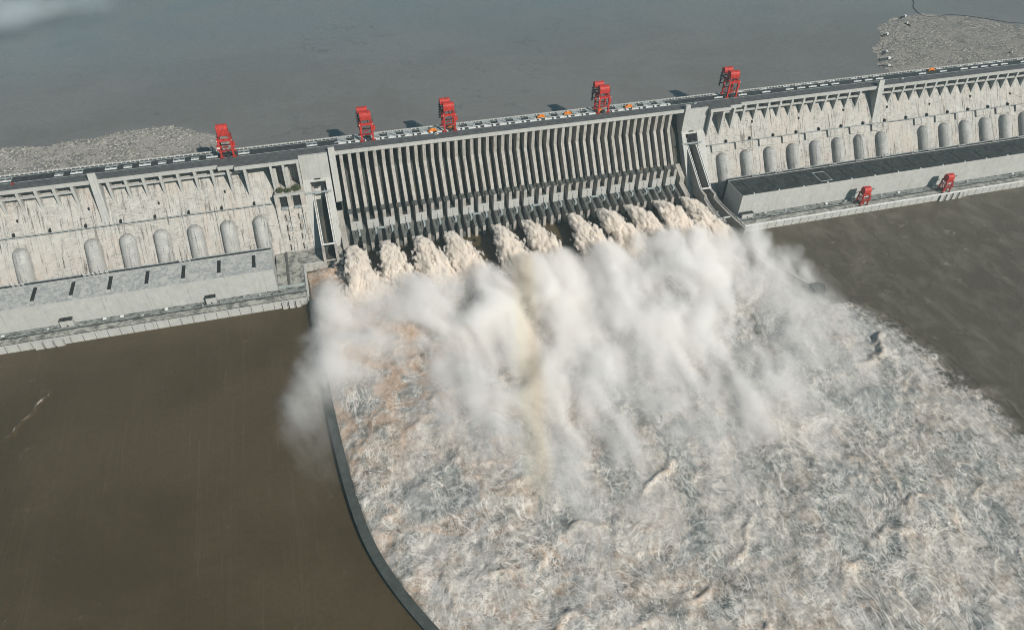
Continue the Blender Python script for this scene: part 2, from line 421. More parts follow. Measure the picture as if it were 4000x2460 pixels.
# ================================================================ SETTING
ZR = 84.0
def sheet(name, x0, x1, y0, y1, z, mat):
    o = MB(); o.v = [(x0,y0,z),(x1,y0,z),(x1,y1,z),(x0,y1,z)]; o.f = [(0,1,2,3)]
    ob = o.build(name, mat); ob['kind'] = 'structure'; return ob
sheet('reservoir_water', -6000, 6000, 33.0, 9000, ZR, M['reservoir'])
rb = MB().box(-6000, 6000, -6000, 9000, -30, -25).build('riverbed', M['river']); rb['kind'] = 'structure'

# river sheet: fine grid under the race, coarse apron all round
gx = np.arange(-290.6, 640.1, 1.7); gy = np.arange(-760, -8, 1.7)
X, Y = np.meshgrid(gx, gy)
wall_pts = [(-291,-60),(-287,-150),(-286,-260),(-284,-322),(-276,-430),(-262,-495),(-228,-573),(-180,-640),(-100,-735),(-60,-780)]
def wall_x(y):
    ys = np.array([p[1] for p in wall_pts])[::-1]; xs = np.array([p[0] for p in wall_pts])[::-1]
    return np.interp(y, ys, xs)
wx = np.interp(X*0+Y, *(np.array([p[1] for p in wall_pts])[::-1], np.array([p[0] for p in wall_pts])[::-1]))
# right edge of the race
re_y = np.array([-800,-640,-512,-486,-448,-421,-384,-357,-316,-280,-200,-150,-60])
re_x = np.array([430,425,408,402,396,394,384,368,350,312,286,275,262])
rex = np.interp(Y, re_y, re_x) + 14*perlin(X*0.0+3, Y*0.03) + 9*perlin(X*0.02+9, Y*0.08) + 6*perlin(X*0.05+5, Y*0.17)
inl = sstep(-3, 0, X - wx); inr = 1 - sstep(-45, 30, X - rex)
foam = inl * inr * np.clip(sstep(-118, -165, Y) + 0.8*sstep(-236, -250, X)*sstep(-84, -90, Y), 0, 1)
foam = foam * (0.62 + 0.38*sstep(-20, 110, rex - X))
sh = perlin(X*0.012+4, Y*0.012)*0.25
foam_c = np.clip(foam + sh*foam, 0, 1)
# relief
qx = X + 9*perlin(X*0.02, Y*0.02) ; qy = Y + 9*perlin(X*0.02+50, Y*0.02)
rid = fbm(qx*0.030, qy*0.022, octaves=5, gain=0.55, ridge=True)
bil = fbm(qx*0.10+20, qy*0.085, octaves=4, gain=0.6, ridge=True)
near = sstep(-700, -150, Y)
amp = 0.15 + foam*(2.4 + 1.2*near)
big = fbm(qx*0.011+7, qy*0.009, octaves=3, ridge=True)
Z = amp*(1.3*rid + 0.50*bil + 2.0*big*foam) - 0.6*foam
crest = np.zeros_like(X)
def breaker(pts, height, width, face=10):
    """a standing wave crest along a polyline"""
    global Z, crest
    px_ = [p[0] for p in pts]; py_ = [p[1] for p in pts]; m_ = 3*width + 16
    x_ax, y_ax = X[0], Y[:, 0]
    i0, i1 = np.searchsorted(x_ax, (min(px_)-m_, max(px_)+m_)); j0, j1 = np.searchsorted(y_ax, (min(py_)-m_, max(py_)+m_))
    if i1 <= i0 or j1 <= j0: return
    w_ = (slice(j0, j1), slice(i0, i1)); x = X[w_]; y = Y[w_]
    qx_ = x + 7*perlin(x*0.05, y*0.05) + 2.2*perlin(x*0.17, y*0.17); qy_ = y + 7*perlin(x*0.05+9, y*0.05) + 2.2*perlin(x*0.17+9, y*0.17)
    best = np.full(x.shape, 1e9); side = np.zeros_like(x); tt = np.zeros_like(x)
    n = len(pts) - 1
    for i in range(n):
        ax, ay = pts[i]; bx, by = pts[i+1]
        dx, dy = bx-ax, by-ay; L = dx*dx+dy*dy
        t = np.clip(((qx_-ax)*dx + (qy_-ay)*dy)/L, 0, 1)
        ex = qx_-(ax+t*dx); ey = qy_-(ay+t*dy)
        d = np.hypot(ex, ey); m = d < best
        best = np.where(m, d, best); side = np.where(m, np.sign(dx*ey - dy*ex), side); tt = np.where(m, (i+t)/n, tt)
    fade = np.sin(np.pi*np.clip(tt, 0.02, 0.98))**0.6
    wv = np.where(side > 0, width, width*0.5)
    Z[w_] += height*fade*np.exp(-(best/wv)**2)
    crest[w_] = np.maximum(crest[w_], fade*np.exp(-(best/(width*0.75))**2)*np.clip(0.55+0.9*perlin(x*0.2, y*0.2), 0, 1))
breaker([(329,-362),(330,-370),(317,-394),(293,-408),(263,-413)], 4.5, 6)
breaker([(314,-292),(346,-322),(361,-352),(378,-384),(386,-421),(388,-450)], 1.6, 2.2)
breaker([(336,-300),(360,-330),(380,-368),(392,-400),(398,-440)], 1.3, 1.8)
breaker([(388,-440),(393,-470),(402,-505),(410,-560)], 1.6, 2.4)
breaker([(360,-400),(370,-440),(374,-480),(384,-520)], 1.5, 2.2)
breaker([(340,-440),(352,-480),(358,-530)], 1.6, 2.6)
breaker([(-60,-515),(-85,-508),(-110,-512)], 3.0, 4)
breaker([(-28,-498),(0,-485),(30,-470)], 3.5, 5)
breaker([(-212,-560),(-206,-545),(-210,-530),(-214,-515)], 2.5, 3.5)
breaker([(20,-585),(45,-570),(66,-545)], 2.6, 4)
breaker([(180,-500),(200,-515),(190,-540)], 2.4, 4)
breaker([(150,-600),(175,-590),(205,-600)], 2.4, 4)
breaker([(-150,-600),(-120,-590),(-95,-600)], 2.2, 3.5)
rng = np.random.RandomState(3)
for i in range(26):
    ang = rng.uniform(-0.9, 0.6) if rng.rand() < 0.7 else rng.uniform(0.8, 1.6)
    x_ = rng.uniform(-180, 370); y_ = rng.uniform(-660, -400); L = rng.uniform(8, 26); k_ = rng.uniform(-0.6, 0.6)
    pts_ = []
    for q in (-1, -0.5, 0, 0.5, 1):
        pts_.append((x_ + math.cos(ang+k_*q)*L*q, y_ + math.sin(ang+k_*q)*L*q - 4*k_*q*q))
    breaker(pts_, rng.uniform(1.0, 2.6), rng.uniform(2, 5))
edge = np.minimum(np.minimum(X-gx[0], gx[-1]-X), np.minimum(Y-gy[0], gy[-1]-Y))
Z = Z*sstep(0, 25, edge)*np.where(X < wx+2, 0.15, 1.0)
V = np.stack([X, Y, Z], -1)
me = grid_mesh('river_water', V, len(gx), len(gy), M['river'])
for nm, arr in (('foam', foam_c), ('crest', np.clip(crest, 0, 1))):
    a = me.attributes.new(nm, 'FLOAT', 'POINT'); a.data.foreach_set('value', arr.ravel().astype(np.float32))
o = D.objects.new('river_race', me); COL.objects.link(o); o['kind'] = 'structure'
x0, x1, y0, y1 = gx[0], gx[-1], gy[0], gy[-1]
mb = MB()
for a, b, c, d in ((-6000, x0, -6000, -8), (x1, 6000, -6000, -8), (x0, x1, -6000, y0), (x0, x1, y1, -8)):
    n = len(mb.v); mb.v += [(a,c,0),(b,c,0),(b,d,0),(a,d,0)]; mb.f.append((n,n+1,n+2,n+3))
o = mb.build('river_water', M['river']); o['kind'] = 'structure'

# small breaking wave and wind streaks on the calm brown side
gx2 = np.arange(-620, -540, 1.0); gy2 = np.arange(-285, -180, 1.0)
X, Y = np.meshgrid(gx2, gy2); crest = np.zeros_like(X); Z = np.zeros_like(X)
breaker([(-571,-200),(-566,-222),(-571,-238),(-577,-251),(-585,-268),(-600,-274)], 1.6, 3.0)
edge = np.minimum(np.minimum(X-gx2[0], gx2[-1]-X), np.minimum(Y-gy2[0], gy2[-1]-Y))
Z = 0.05 + (Z + 0.25*fbm(X*0.1, Y*0.1))*sstep(0, 20, edge)
me = grid_mesh('river_wave', np.stack([X, Y, Z], -1), len(gx2), len(gy2), M['river'])
a = me.attributes.new('foam', 'FLOAT', 'POINT'); a.data.foreach_set('value', (0.62*crest).ravel().astype(np.float32))
a = me.attributes.new('crest', 'FLOAT', 'POINT'); a.data.foreach_set('value', np.clip(crest*0.7, 0, 1).ravel().astype(np.float32))
o = D.objects.new('river_wave', me); COL.objects.link(o); o['kind'] = 'structure'

# ================================================================ DAM
CREST = 113.0; KZ = 82.5; SL = 0.72
def ys(z): return -SL*(KZ - z)                    # y of the sloping face at height z
YB = 34.5                                         # upstream face

# ---- spillway section
spill = thing('spillway_dam', 'central spillway of the dam with tall narrow piers above eleven spouting outlets', 'dam', (0, 0, 0))
BZ = 84.0
def sx(i): return -225.75 + 10.5*i
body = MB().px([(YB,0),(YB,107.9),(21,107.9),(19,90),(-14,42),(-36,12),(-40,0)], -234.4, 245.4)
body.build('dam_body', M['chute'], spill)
for i in range(44):
    x = sx(i)
    MB().px([(20.5,107.9),(0.6,107.9),(0.6,BZ),(-28,45.2),(-29,44),(13.5,44)], x-2.05, x+2.05).build('pier', M['pier'], spill)
    MB().px([(-28.3,44.4),(-28.0,45.0),(-40,45.0),(-40,33.2),(-28.3,33.2)], x-2.05, x+2.05).build('flip_pier', M['pier'], spill)
for i in range(44):
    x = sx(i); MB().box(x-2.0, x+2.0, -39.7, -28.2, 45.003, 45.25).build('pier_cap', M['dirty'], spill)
for k in range(22):
    xa, xb = sx(2*k)-2.05, sx(2*k+1)+2.05
    MB().px([(-20,33.2),(-40,33.2),(-40,19),(-30,14)], xa, xb).build('flip_bucket', M['concrete_pale'], spill)
    MB().box((xa+xb)/2-0.2, (xa+xb)/2+0.2, -40.25, -40.0, 20, 30.5).build('bucket_joint', M['void'], spill)
    # chute floor between the two piers
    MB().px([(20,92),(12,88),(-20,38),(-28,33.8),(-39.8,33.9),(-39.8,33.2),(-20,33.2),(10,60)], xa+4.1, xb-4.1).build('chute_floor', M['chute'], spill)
# beam and deck edge
MB().box(-234.0, 245, 0.0, 13, 108.0, CREST).build('crest_beam', M['concrete_pale'], spill)
bb = MB()
for i in range(44):
    for s in (-1, 1): bb.box(sx(i)+s*1.3-0.35, sx(i)+s*1.3+0.35, -0.25, 0.5, 107.0, 107.9)
bb.build('beam_bearing', M['greysteel'], spill)
# lower fins
for i in range(44):
    x = sx(i)
    MB().px([(-40.3,18.9),(-41,20.5),(-64,14.6),(-64.6,-3),(-38,-3)], x-1.95, x+1.95).build('training_pier', M['pier'], spill)
for i in range(44):
    x = sx(i); MB().hexa([(x-1.9,-63.8,14.6),(x+1.9,-63.8,14.6),(x+1.9,-41.2,20.4),(x-1.9,-41.2,20.4)],
                        [(x-1.9,-63.8,14.9),(x+1.9,-63.8,14.9),(x+1.9,-41.2,20.7),(x-1.9,-41.2,20.7)]).build('training_pier_cap', M['dirty'], spill)
for k in range(22):                                # wall with its wedge between fins below each bucket, and the dark outlet
    xa, xb = sx(2*k)+1.95, sx(2*k+1)-1.95
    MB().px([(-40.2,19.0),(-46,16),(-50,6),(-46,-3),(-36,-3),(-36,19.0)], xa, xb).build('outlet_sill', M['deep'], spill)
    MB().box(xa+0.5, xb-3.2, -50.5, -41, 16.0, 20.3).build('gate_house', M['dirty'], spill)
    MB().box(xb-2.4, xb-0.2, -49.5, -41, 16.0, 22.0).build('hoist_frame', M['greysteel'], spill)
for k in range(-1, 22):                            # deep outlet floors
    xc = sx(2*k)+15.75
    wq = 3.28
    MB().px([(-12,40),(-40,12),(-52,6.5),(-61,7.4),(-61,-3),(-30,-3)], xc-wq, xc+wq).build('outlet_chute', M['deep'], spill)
for k in (1, 7, 11, 15, 19):
    xc = sx(2*k)+15.75
    MB().box(xc-5.5, xc+5.5, -45.2, -42.6, 20.8, 22.3).build('footbridge', M['greysteel'], spill)
# end walls beside the first and last channel
for xa, xb in ((-242.0,-234.5),(234.5,241.5)):
    MB().px([(-20,40),(-41,30),(-41,20.5),(-64,14.5),(-64.6,-3),(-20,-3)], xa, xb).build('end_wall', M['pier'], spill)

# ---- crest road and deck (shared by the whole dam)
deck = MB().box(-1400, 1500, 0.9, 15.2, 112.6, CREST+0.06).build('road', M['road']); deck['kind'] = 'structure'
hz = MB().box(-1400, 1500, 15.2, 33.6, 107.5, CREST+0.03).build('crest_pavement', M['hatchdark']); hz['kind'] = 'structure'
par = thing('crest_parapet', 'long pale parapet along the reservoir side of the dam crest', 'wall', (0, 34, 113))
MB().box(-1400, 1500, -0.4, 0.4, 0, 1.5).build('rail', M['concrete_pale'], par)
pp = MB()
for i in range(-220, 300): pp.box(i*5-0.6, i*5+0.6, -1.6, -0.5, 0.1, 1.1)
o = pp.build('post', M['white'], par); o['kind'] = 'stuff'
rails = thing('gantry_rail', 'twin steel crane rails set along the crest deck', 'rail', (0, 16, 113))
for yy in (0.0, 14.0): MB().box(-1400, 1500, yy-0.25, yy+0.25, 0.05, 0.35).build('rail', M['greysteel'], rails)

# ---- powerhouse dam sections
def dam_section(label, x0, x1, piers, pens, divs, proud):
    t = thing('powerhouse_dam', label, 'dam', (0, 0, 0))
    prof = [(YB,-2),(YB,107.4),(15,107.4),(15,101),(0,KZ),(ys(0)-1,0),(ys(0)-1,-2)]
    MB().px(prof, x0, x1).build('sloping_face', M['concrete'], t)
    MB().box(x0, x1, 0.0, 13, 108.2, CREST).build('crest_beam', M['concrete_pale'], t)
    for (a, b, dy) in proud:
        MB().box(a, b, -dy, -0.003, 108.2, CREST).build('crest_beam', M['concrete_pale'], t)
        MB().box(a, b, -dy+0.9, 0.9, CREST-0.3, CREST+0.06).build('road_strip', M['road'], t)
    for x in piers:
        dy = 0
        for (a, b, d) in proud:
            if a - 1 <= x <= b + 1: dy = max(dy, d)
        MB().px([(14.8,108.2),(0.4-dy,108.2),(0.4-dy,KZ-dy/SL),(14.8,KZ)], x-1.55, x+1.55).build('buttress', M['concrete_pale'], t)
    ps = sorted(piers)
    for a, b in zip(ps[:-1], ps[1:]):
        if b - a > 25: continue
        MB().box(a+1.56, b-1.56, 1.0, 3.2, 99.2, 101.4).build('tie_beam', M['concrete_pale'], t)
    # inspection walkway with its little cabins
    zw = 61.0; yw = ys(zw)
    MB().box(x0, x1, yw-2.2, yw+1.0, zw-0.6, zw+0.25).build('walkway', M['hatchdark'], t)
    MB().box(x0, x1, yw-2.3, yw-2.1, zw+0.25, zw+1.2).build('walkway_rail', M['greysteel'], t)
    x = math.ceil(x0/38.3)*38.3 + 6
    while x < x1 - 3:
        MB().box(x-1.1, x+1.1, yw-1.8, yw+2.5, zw+0.25, zw+4.2).build('walkway_door', M['void'], t)
        z2 = 74 + (int(x) % 3)*3
        if int(x/38.3) % 2: MB().box(x+6, x+7.8, ys(z2)-0.35, ys(z2)+2, z2, z2+3).build('adit', M['void'], t)
        x += 38.3
    # penstocks: half-round concrete casings lying on the slope
    d = Vector((0, -SL, -1)).normalized(); nrm = Vector((0, -1, SL)).normalized()
    for x in pens:
        nu, nv = 20, 26; P = []
        top = Vector((x, ys(50.5), 50.5)); L = 62.0
        for j in range(nv):
            s = (j/(nv-1))
            if j < 9:
                a = j/8*math.pi/2; rad = 9.3*math.sin(a); al = 9.0*(1-math.cos(a))
            else:
                rad = 9.3; al = 9.0 + (j-8)/(nv-9)*(L-9.0)
            for i in range(nu):
                th = -0.28 + (math.pi+0.56)*i/(nu-1)
                out = rad*math.sin(th)*1.15
                P.append(top + d*al + Vector((1,0,0))*(rad*math.cos(th)) + nrm*out)
        me = grid_mesh('penstock', [tuple(p) for p in P], nu, nv, M['casing'])
        o = D.objects.new('penstock', me); COL.objects.link(o); o.parent = t
        # raised block above the penstock and cable trenches beside it
        za, zb = 59.9, 49.5
        def slab(xa, xb, z_hi, z_lo, th, nm, mt):
            y1_, y2_ = ys(z_hi), ys(z_lo)
            b = [(xa,y2_,z_lo),(xb,y2_,z_lo),(xb,y1_,z_hi),(xa,y1_,z_hi)]
            q = [tuple(Vector(v) + nrm*th) for v in b]
            MB().hexa([tuple(Vector(v) - nrm*0.5) for v in b], q).build(nm, mt, t)
        slab(x-15, x+13, za, zb+2.5, 3.0 if x > 0 else 1.2, 'raised_panel', M['concrete'])
        for k, (dx, wd, hi, lo) in enumerate(((12.2,2.2,46,38),(15.5,1.0,44,17),(18.0,2.4,40,34),(-12.5,1.4,45,20),(21,1.2,37,24),(13.2,3.0,33,18))):
            slab(x+dx, x+dx+wd, hi - (k*7+int(x)) % 4, lo, 0.12, 'cable_recess', M['deep'])
    for (a, b) in divs:
        MB().px([(3,113),(1.5,122),(0,122),(-13.5,64),(14,64),(14,113)], a, b).build('dividing_wall', M['concrete_pale'], t)
    return t

penL = [-527.36+38.3*k for k in range(6)] + [-527.36-76.6, -527.36-114.9]
penR = [303.33+38.3*k for k in range(8)] + [303.33+38.3*k for k in range(9, 16)]
piersL = [-437.0+19.15*n for n in range(-16, 6)]
piersR = [284.15+19.15*n for n in range(0, 36)]
piersL = [x for x in piersL if not (-516 < x < -499)]
piersR = [x for x in piersR if not (552 < x < 568)]
dL = dam_section('weathered dam section with seven rounded penstocks, left of the spillway', -1000, -312.5, piersL, penL, [(-511.5,-503)], [(-352,-312.5,9.0),(-371,-352,4.5)])
dR = dam_section('long dam section with thirteen penstocks above the dark-roofed powerhouse', 281, 1200, piersR, penR, [(559,568)], [(281,313,9.0),(313,332,4.5)])

# ---- blocks beside the spillway, each with a log chute
def side_block(label, xa, xb, wl, wr, flip):
    t = thing('dividing_block', label, 'dam', (0, 0, 0))
    sgn = 1
    for a_, b_ in ((xa, wl-1.71), (wr+1.71, xb)):
        MB().px([(YB,-2),(YB,107.4),(-2.0,107.4),(-2.0,79.5),(ys(2)-2,2),(ys(2)-2,-2)], a_, b_).build('block_face', M['concrete_pale'], t)
    MB().px([(YB,-2),(YB,107.4),(-2.0,107.4),(-2.0,79.5),(-3.5,76),(7,75.9),(7,60),(-14,42),(-40,9.5),(-40,-2)], wl-1.705, wr+1.705).build('block_face', M['concrete_pale'], t)
    MB().box(xa, xb, -2.0, 13, 107.403, CREST).build('crest_beam', M['concrete_pale'], t)
    for x in (wl, wr):
        MB().px([(2,66),(-12.5,62),(-70,25.5),(-85,25.5),(-85,9),(-40,9),(2,40)], x-1.7, x+1.7).build('chute_wall', M['pier'], t)
        MB().px([(-12.5,62.0),(-13,62.9),(-70.3,26.4),(-70,25.5)], x-1.5, x-0.9).build('wall_rail', M['white'], t)
        MB().px([(-12.5,62.0),(-13,62.9),(-70.3,26.4),(-70,25.5)], x+0.9, x+1.5).build('wall_rail', M['white'], t)
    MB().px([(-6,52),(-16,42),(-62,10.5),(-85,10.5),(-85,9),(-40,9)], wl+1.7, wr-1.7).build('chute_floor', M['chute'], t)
    MB().box(wl-0.5, wr+0.5, -71.5, -69.5, 26.4, 27.6).build('cross_beam', M['white'], t)
    MB().box(wl-10, wr+7, -14.6, -12.6, 66.2, 67.6).build('service_bridge', M['greysteel'], t)
    MB().box((wl+wr)/2-3.8, (wl+wr)/2+3.8, -2.5, 6.0, 68.5, 80).build('gate_opening', M['void'], t)
    return t
bl = side_block('plain concrete block with a steep log chute just left of the spillway', -277, -242, -266.5, -251, False)
MB().px([(10,113.1),(1.5,119),(0,119),(-10.5,47),(14,30)], -240.2, -232.3).build('end_pier', M['concrete_pale'], bl)
br = side_block('plain concrete block with a steep log chute just right of the spillway', 245.5, 280.9, 253, 267.5, True)
MB().px([(6,113.1),(2,119),(-2.2,119),(-2.2,107.5),(6,107.5)], 245.6, 252.5).build('end_pier', M['concrete_pale'], br)

# ---- bay with the overgrown ledge (between left section and block)
bay = thing('recessed_bay', 'dam bay with two tall recesses and an overgrown ledge, left of the spillway', 'dam', (0, 0, 0))
MB().px([(YB,-2),(YB,107.4),(14,107.4),(10,75),(-20,75),(-20,56),(ys(8),8),(ys(8),-2)], -312.4, -277.1).build('stepped_wall', M['concrete'], bay)
MB().box(-312.4, -277.1, -9.0, 13, 108.2, CREST).build('crest_beam', M['concrete_pale'], bay)
MB().box(-312.4, -277.1, -8.1, 0.9, CREST-0.3, CREST+0.06).build('road_strip', M['road'], bay)
for x in (-311, -296.5, -279):
    MB().px([(14,108.2),(-8.5,108.2),(-8.5,75),(14,75)], x-1.4, x+1.4).build('buttress', M['concrete_pale'], bay)
for x in (-305, -290.5):
    MB().px([(14,100),(-1,100),(-1,75),(14,75)], x-4.9, x-1).build('buttress', M['concrete_pale'], bay)
for x in (-311, -296, -280):
    MB().px([(-20.2,74.9),(-23,74.9),(-23,58),(-42,26),(-20.2,40)], x-3.0, x+2.4).build('lower_rib', M['concrete'], bay)
MB().box(-313.5, -277.6, -23.2, -20.2, 72.9, 75.3).build('ledge_curb', M['concrete_pale'], bay)
for x in (-303.2, -287.5):
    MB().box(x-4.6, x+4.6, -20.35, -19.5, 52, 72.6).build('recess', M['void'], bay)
    MB().box(x-4.6, x+4.6, -25, -20.4, 55.4, 56.4).build('balcony', M['greysteel'], bay)
    for z in (48, 38, 28, 18):
        MB().tube((x-1.5, ys(z)-1.2, z), (x-1.5, ys(z-6)-1.2, z-6), 0.7, n=8).build('pipe', M['black'], bay)
        MB().tube((x+2.5, ys(z-2)-1.2, z-2), (x+2.5, ys(z-7)-1.2, z-7), 0.7, n=8).build('pipe', M['greysteel'], bay)

# shrubs on the ledge
def shrub(label, cx, cy, cz, rx, ry, rz, n, seed):
    rg = random.Random(seed); mb = MB()
    for i in range(n):
        while True:
            a, b, c = (rg.uniform(-1, 1) for _ in range(3))
            q = a*a + b*b + c*c
            if 0.15 < q < 1 and rg.random() < 0.35 + 0.65*abs(math.sin(a*5+b*3)): break
        p = Vector((cx+a*rx, cy+b*ry, cz+max(-0.1, c)*rz)); s_ = rg.uniform(0.35, 0.8)
        u = Vector((rg.gauss(0,1), rg.gauss(0,1), rg.gauss(0,0.6))).normalized()*s_
        v = Vector((rg.gauss(0,1), rg.gauss(0,1), rg.gauss(0,0.6))).normalized()*s_
        k = len(mb.v); mb.v += [p-u-v, p+u-v*0.6, p+u+v, p-u+v*0.7]; mb.f.append((k, k+1, k+2, k+3))
    t = thing('shrub', label, 'shrub', (cx, cy, 75.3), 'shrubs on the overgrown ledge')
    mb2 = MB(); mb2.v = [v - Vector((cx, cy, 75.3)) for v in mb.v]; mb2.f = mb.f
    mb2.build('foliage', M['leaf'], t)
    st = MB()
    for k in range(5):
        a = rg.uniform(0, 6.28); st.tube((0,0,-0.3), (math.cos(a)*rx*0.5, math.sin(a)*ry*0.5, rz*0.6), 0.2, 0.06, 5)
    st.build('stem', M['deep'], t)
shrub('low straggling shrub at the left end of the overgrown ledge', -306, -13, 76, 4.8, 5.5, 3.2, 420, 1)
shrub('sparse shrub in the middle of the overgrown ledge', -297, -15, 76, 4.6, 4.6, 2.6, 320, 2)
shrub('fullest dark green shrub at the right end of the overgrown ledge', -286, -12, 76, 6.0, 6.0, 4.4, 620, 3)

# ================================================================ POWERHOUSES
def powerhouse(label, x0, x1, roofmat, zt, yf, yb):
    t = thing('powerhouse', label, 'building', ((x0+x1)/2, yf, 10))
    ox = (x0+x1)/2; a, b = x0-ox, x1-ox
    MB().box(a, b, 0, yb-yf, -12, zt-10).build('wall', M['concrete_pale'], t)
    MB().box(a+0.8, b-0.8, 0.8, yb-yf-0.8, zt-10+0.003, zt-10+0.35).build('roof', roofmat, t)
    pr = MB().box(a, b, 0.0, 0.7, zt-9.99, zt-9.2).box(a, b, yb-yf-0.7, yb-yf, zt-9.99, zt-9.2)
    pr.build('parapet', M['concrete_pale'], t)
    return t, ox
phL, oxL = powerhouse('long pale powerhouse with a mottled roof and dark slot skylights, left of the spillway', -900, -325.5, M['roofpale'], 40.0, -124.0, -84.0)
phR, oxR = powerhouse('long powerhouse with a flat dark roof on the right bank', 285, 1200, M['roofdark'], 42.0, -122.0, -82.0)
for k in range(-2, 7):
    x = -580 + 38.9*k - oxL
    MB().box(x-1.9, x+1.9, 10, 33.5, 30.35, 30.9).build('skylight', M['void'], phL)
    MB().box(x-2.6, x+1.6, 7.2, 9.2, 30.35, 31.2).build('vent', M['concrete_pale'], phL)
for k in range(0, 24):
    x = 303 + 38.3*k - oxR
    MB().box(x-0.9, x+0.9, 0.9, 2.4, 32.35, 33.6).build('vent', M['white'], phR)
    MB().hexa([(x-2,10,32.35),(x-1,10,32.35),(x-1,30,32.35),(x-2,30,32.35)], [(x-2,10,32.8),(x-1,10,32.8),(x-1,30,32.8),(x-2,30,32.8)]).build('roof_duct', M['void'], phR)
for k, x in enumerate((410, 428)):
    MB().box(x-oxR, x-oxR+0.8, 6, 29, 32.35, 33.0).build('roof_pipe', M['greysteel'], phR)
MB().box(411-oxR, 428-oxR, 6, 6.8, 32.36, 33.0).build('roof_pipe', M['greysteel'], phR)
MB().box(411-oxR, 428-oxR, 28.2, 29, 32.36, 33.0).build('roof_pipe', M['greysteel'], phR)

# transformer yard gear behind the roofs: gallery plus bushing frames
def gallery(label, x0, x1, y, z):
    t = thing('cable_gallery', label, 'gallery', ((x0+x1)/2, y, z)); ox = (x0+x1)/2
    MB().box(x0-ox, x1-ox, -3, 4, -30, 0).build('deck', M['hatchdark'], t)
    MB().box(x0-ox, x1-ox, 3.7, 4, 0.003, 1.2).build('railing', M['greysteel'], t)
    MB().box(x0-ox, x1-ox, -3, -2.5, 0.003, 0.8).build('kerb', M['white'], t)
gallery('dark cable gallery behind the pale-roofed powerhouse', -900, -327, -79.5, 37.5)
gallery('dark cable gallery behind the dark-roofed powerhouse', 287, 1200, -77.5, 39.5)
def bushing(loc, label, grp):
    t = thing('line_frame', label, 'line frame', loc, grp)
    mb = MB()
    for k in range(3):
        x = -5 + 5*k
        mb.bar((x, 0, 0), (x-1.0, -1.5, 6.0), 0.35); mb.bar((x+1.5, 0, 0), (x-0.6, -1.5, 6.0), 0.3)
    mb.bar((-6, 0, 2.6), (6.5, 0, 2.6), 0.45)
    mb.build('strut', M['white'], t)
    for k in range(3):
        MB().tube((-5+5*k-1, -1.5, 5.4), (-5+5*k-1.4, -2.2, 8.6), 0.32, 0.2, 6).build('insulator', M['deep'], t)
    return t
fL = bushing((-600, -80, 37.6), 'small white line frame behind the pale-roofed powerhouse', 'line frames behind the left powerhouse')
for x in (-513, -424, -596+0.0 - 90):
    c = copy_tree(fL); c.location = (x, -80, 37.6)
c = copy_tree(fL); c.location = (-527, -80, 37.6)
fR = bushing((330, -78, 39.6), 'small white line frame behind the dark-roofed powerhouse', 'line frames behind the right powerhouse')
for x in (367, 413, 455, 500, 545, 596, 625, 680, 742, 790):
    c = copy_tree(fR); c.location = (x, -78, 39.6); c['label'] = 'small white line frame behind the dark-roofed powerhouse'; c['group'] = 'line frames behind the right powerhouse'

# ================================================================ TAILRACE DECKS
def quay(label, x0, x1, y0, y1, rail):
    ox = (x0+x1)/2; t = thing('tailrace_deck', label, 'quay', (ox, y0, 0))
    MB().box(x0-ox, x1-ox, 0, y1-y0, -10, 10).build('quay_wall', M['concrete_pale'], t)
    MB().box(x0-ox, x1-ox, 12.0, y1-y0-0.02, 10.003, 10.25).build('service_strip', M['clutter'], t)
    MB().box(x0-ox, x1-ox, 2.2, 11.98, 10.003, 10.15).build('roadway', M['platform'], t)
    MB().box(x0-ox, x1-ox, 11.2, 11.6, 10.153, 11.3).build('kerb', M['hatchdark'], t)
    MB().box(x0-ox, x1-ox, 1.2, 2.0, 10.003, 10.4).build('drain', M['void'], t)
    j = MB(); x = math.ceil(x0/12.77)*12.77
    while x < x1:
        j.box(x-ox-0.3, x-ox+0.3, -0.12, 0.1, -2, 9.7); x += 12.77
    o = j.build('joint', M['deep'], t)
    if rail:
        MB().box(x0-ox, x1-ox, -0.5, 0.7, 10.003, 11.5).build('parapet', M['white'], t)
    else:
        MB().box(x0-ox, x1-ox, -0.3, 0.5, 10.003, 10.9).build('parapet', M['concrete_pale'], t)
    return t, ox
qL, oqL = quay('cluttered tailrace deck below the pale-roofed powerhouse', -900, -292, -146.4, -124.02, False)
qR, oqR = quay('tailrace deck with a white parapet carrying two small red gantries', 283, 1200, -146.0, -122.02, True)
for xa, xb in ((-585, -554), (-323, -300)):
    for k in range(3):
        w_ = (xb-xa)/3; a = xa + k*w_
        MB().box(a+0.3-oqL, a+w_-1.2-oqL, -2.6, -0.05, -6, 9.4).build('gate_pier', M['concrete_pale'], qL)
        MB().box(a+w_-2.0-oqL, a+w_-1.5-oqL, -2.8, -2.6, -6, 9.2).build('gate_slot', M['deep'], qL)
for k in range(4):
    a = 600 + k*11
    MB().box(a+0.3-oqR, a+8.5-oqR, -2.6, -0.6, -6, 9.4).build('gate_pier', M['concrete_pale'], qR)
    MB().box(a+6.4-oqR, a+7.4-oqR, -2.8, -2.6, -6, 9.2).build('gate_slot', M['deep'], qR)
def hut(x, y, z, sx_, sy, h, label, mat=None):
    t = thing('service_hut', label, 'hut', (x, y, z))
    MB().box(-sx_/2, sx_/2, 0, sy, 0, h).build('wall', M['concrete_pale'], t)
    MB().box(-sx_/2-0.3, sx_/2+0.3, -0.3, sy+0.3, h+0.003, h+0.5).build('roof', M['roofdark'], t)
    MB().box(-0.8, 0.8, -0.08, 0.3, 0.1, 2.4).build('door', M['void'], t)
hut(-552, -130.0, 10.26, 13, 5.5, 8.5, 'square grey hut on the left tailrace deck, farther from the spillway')
hut(-400, -130.0, 10.26, 11, 5.5, 8.5, 'square grey hut on the left tailrace deck, nearer to the spillway')
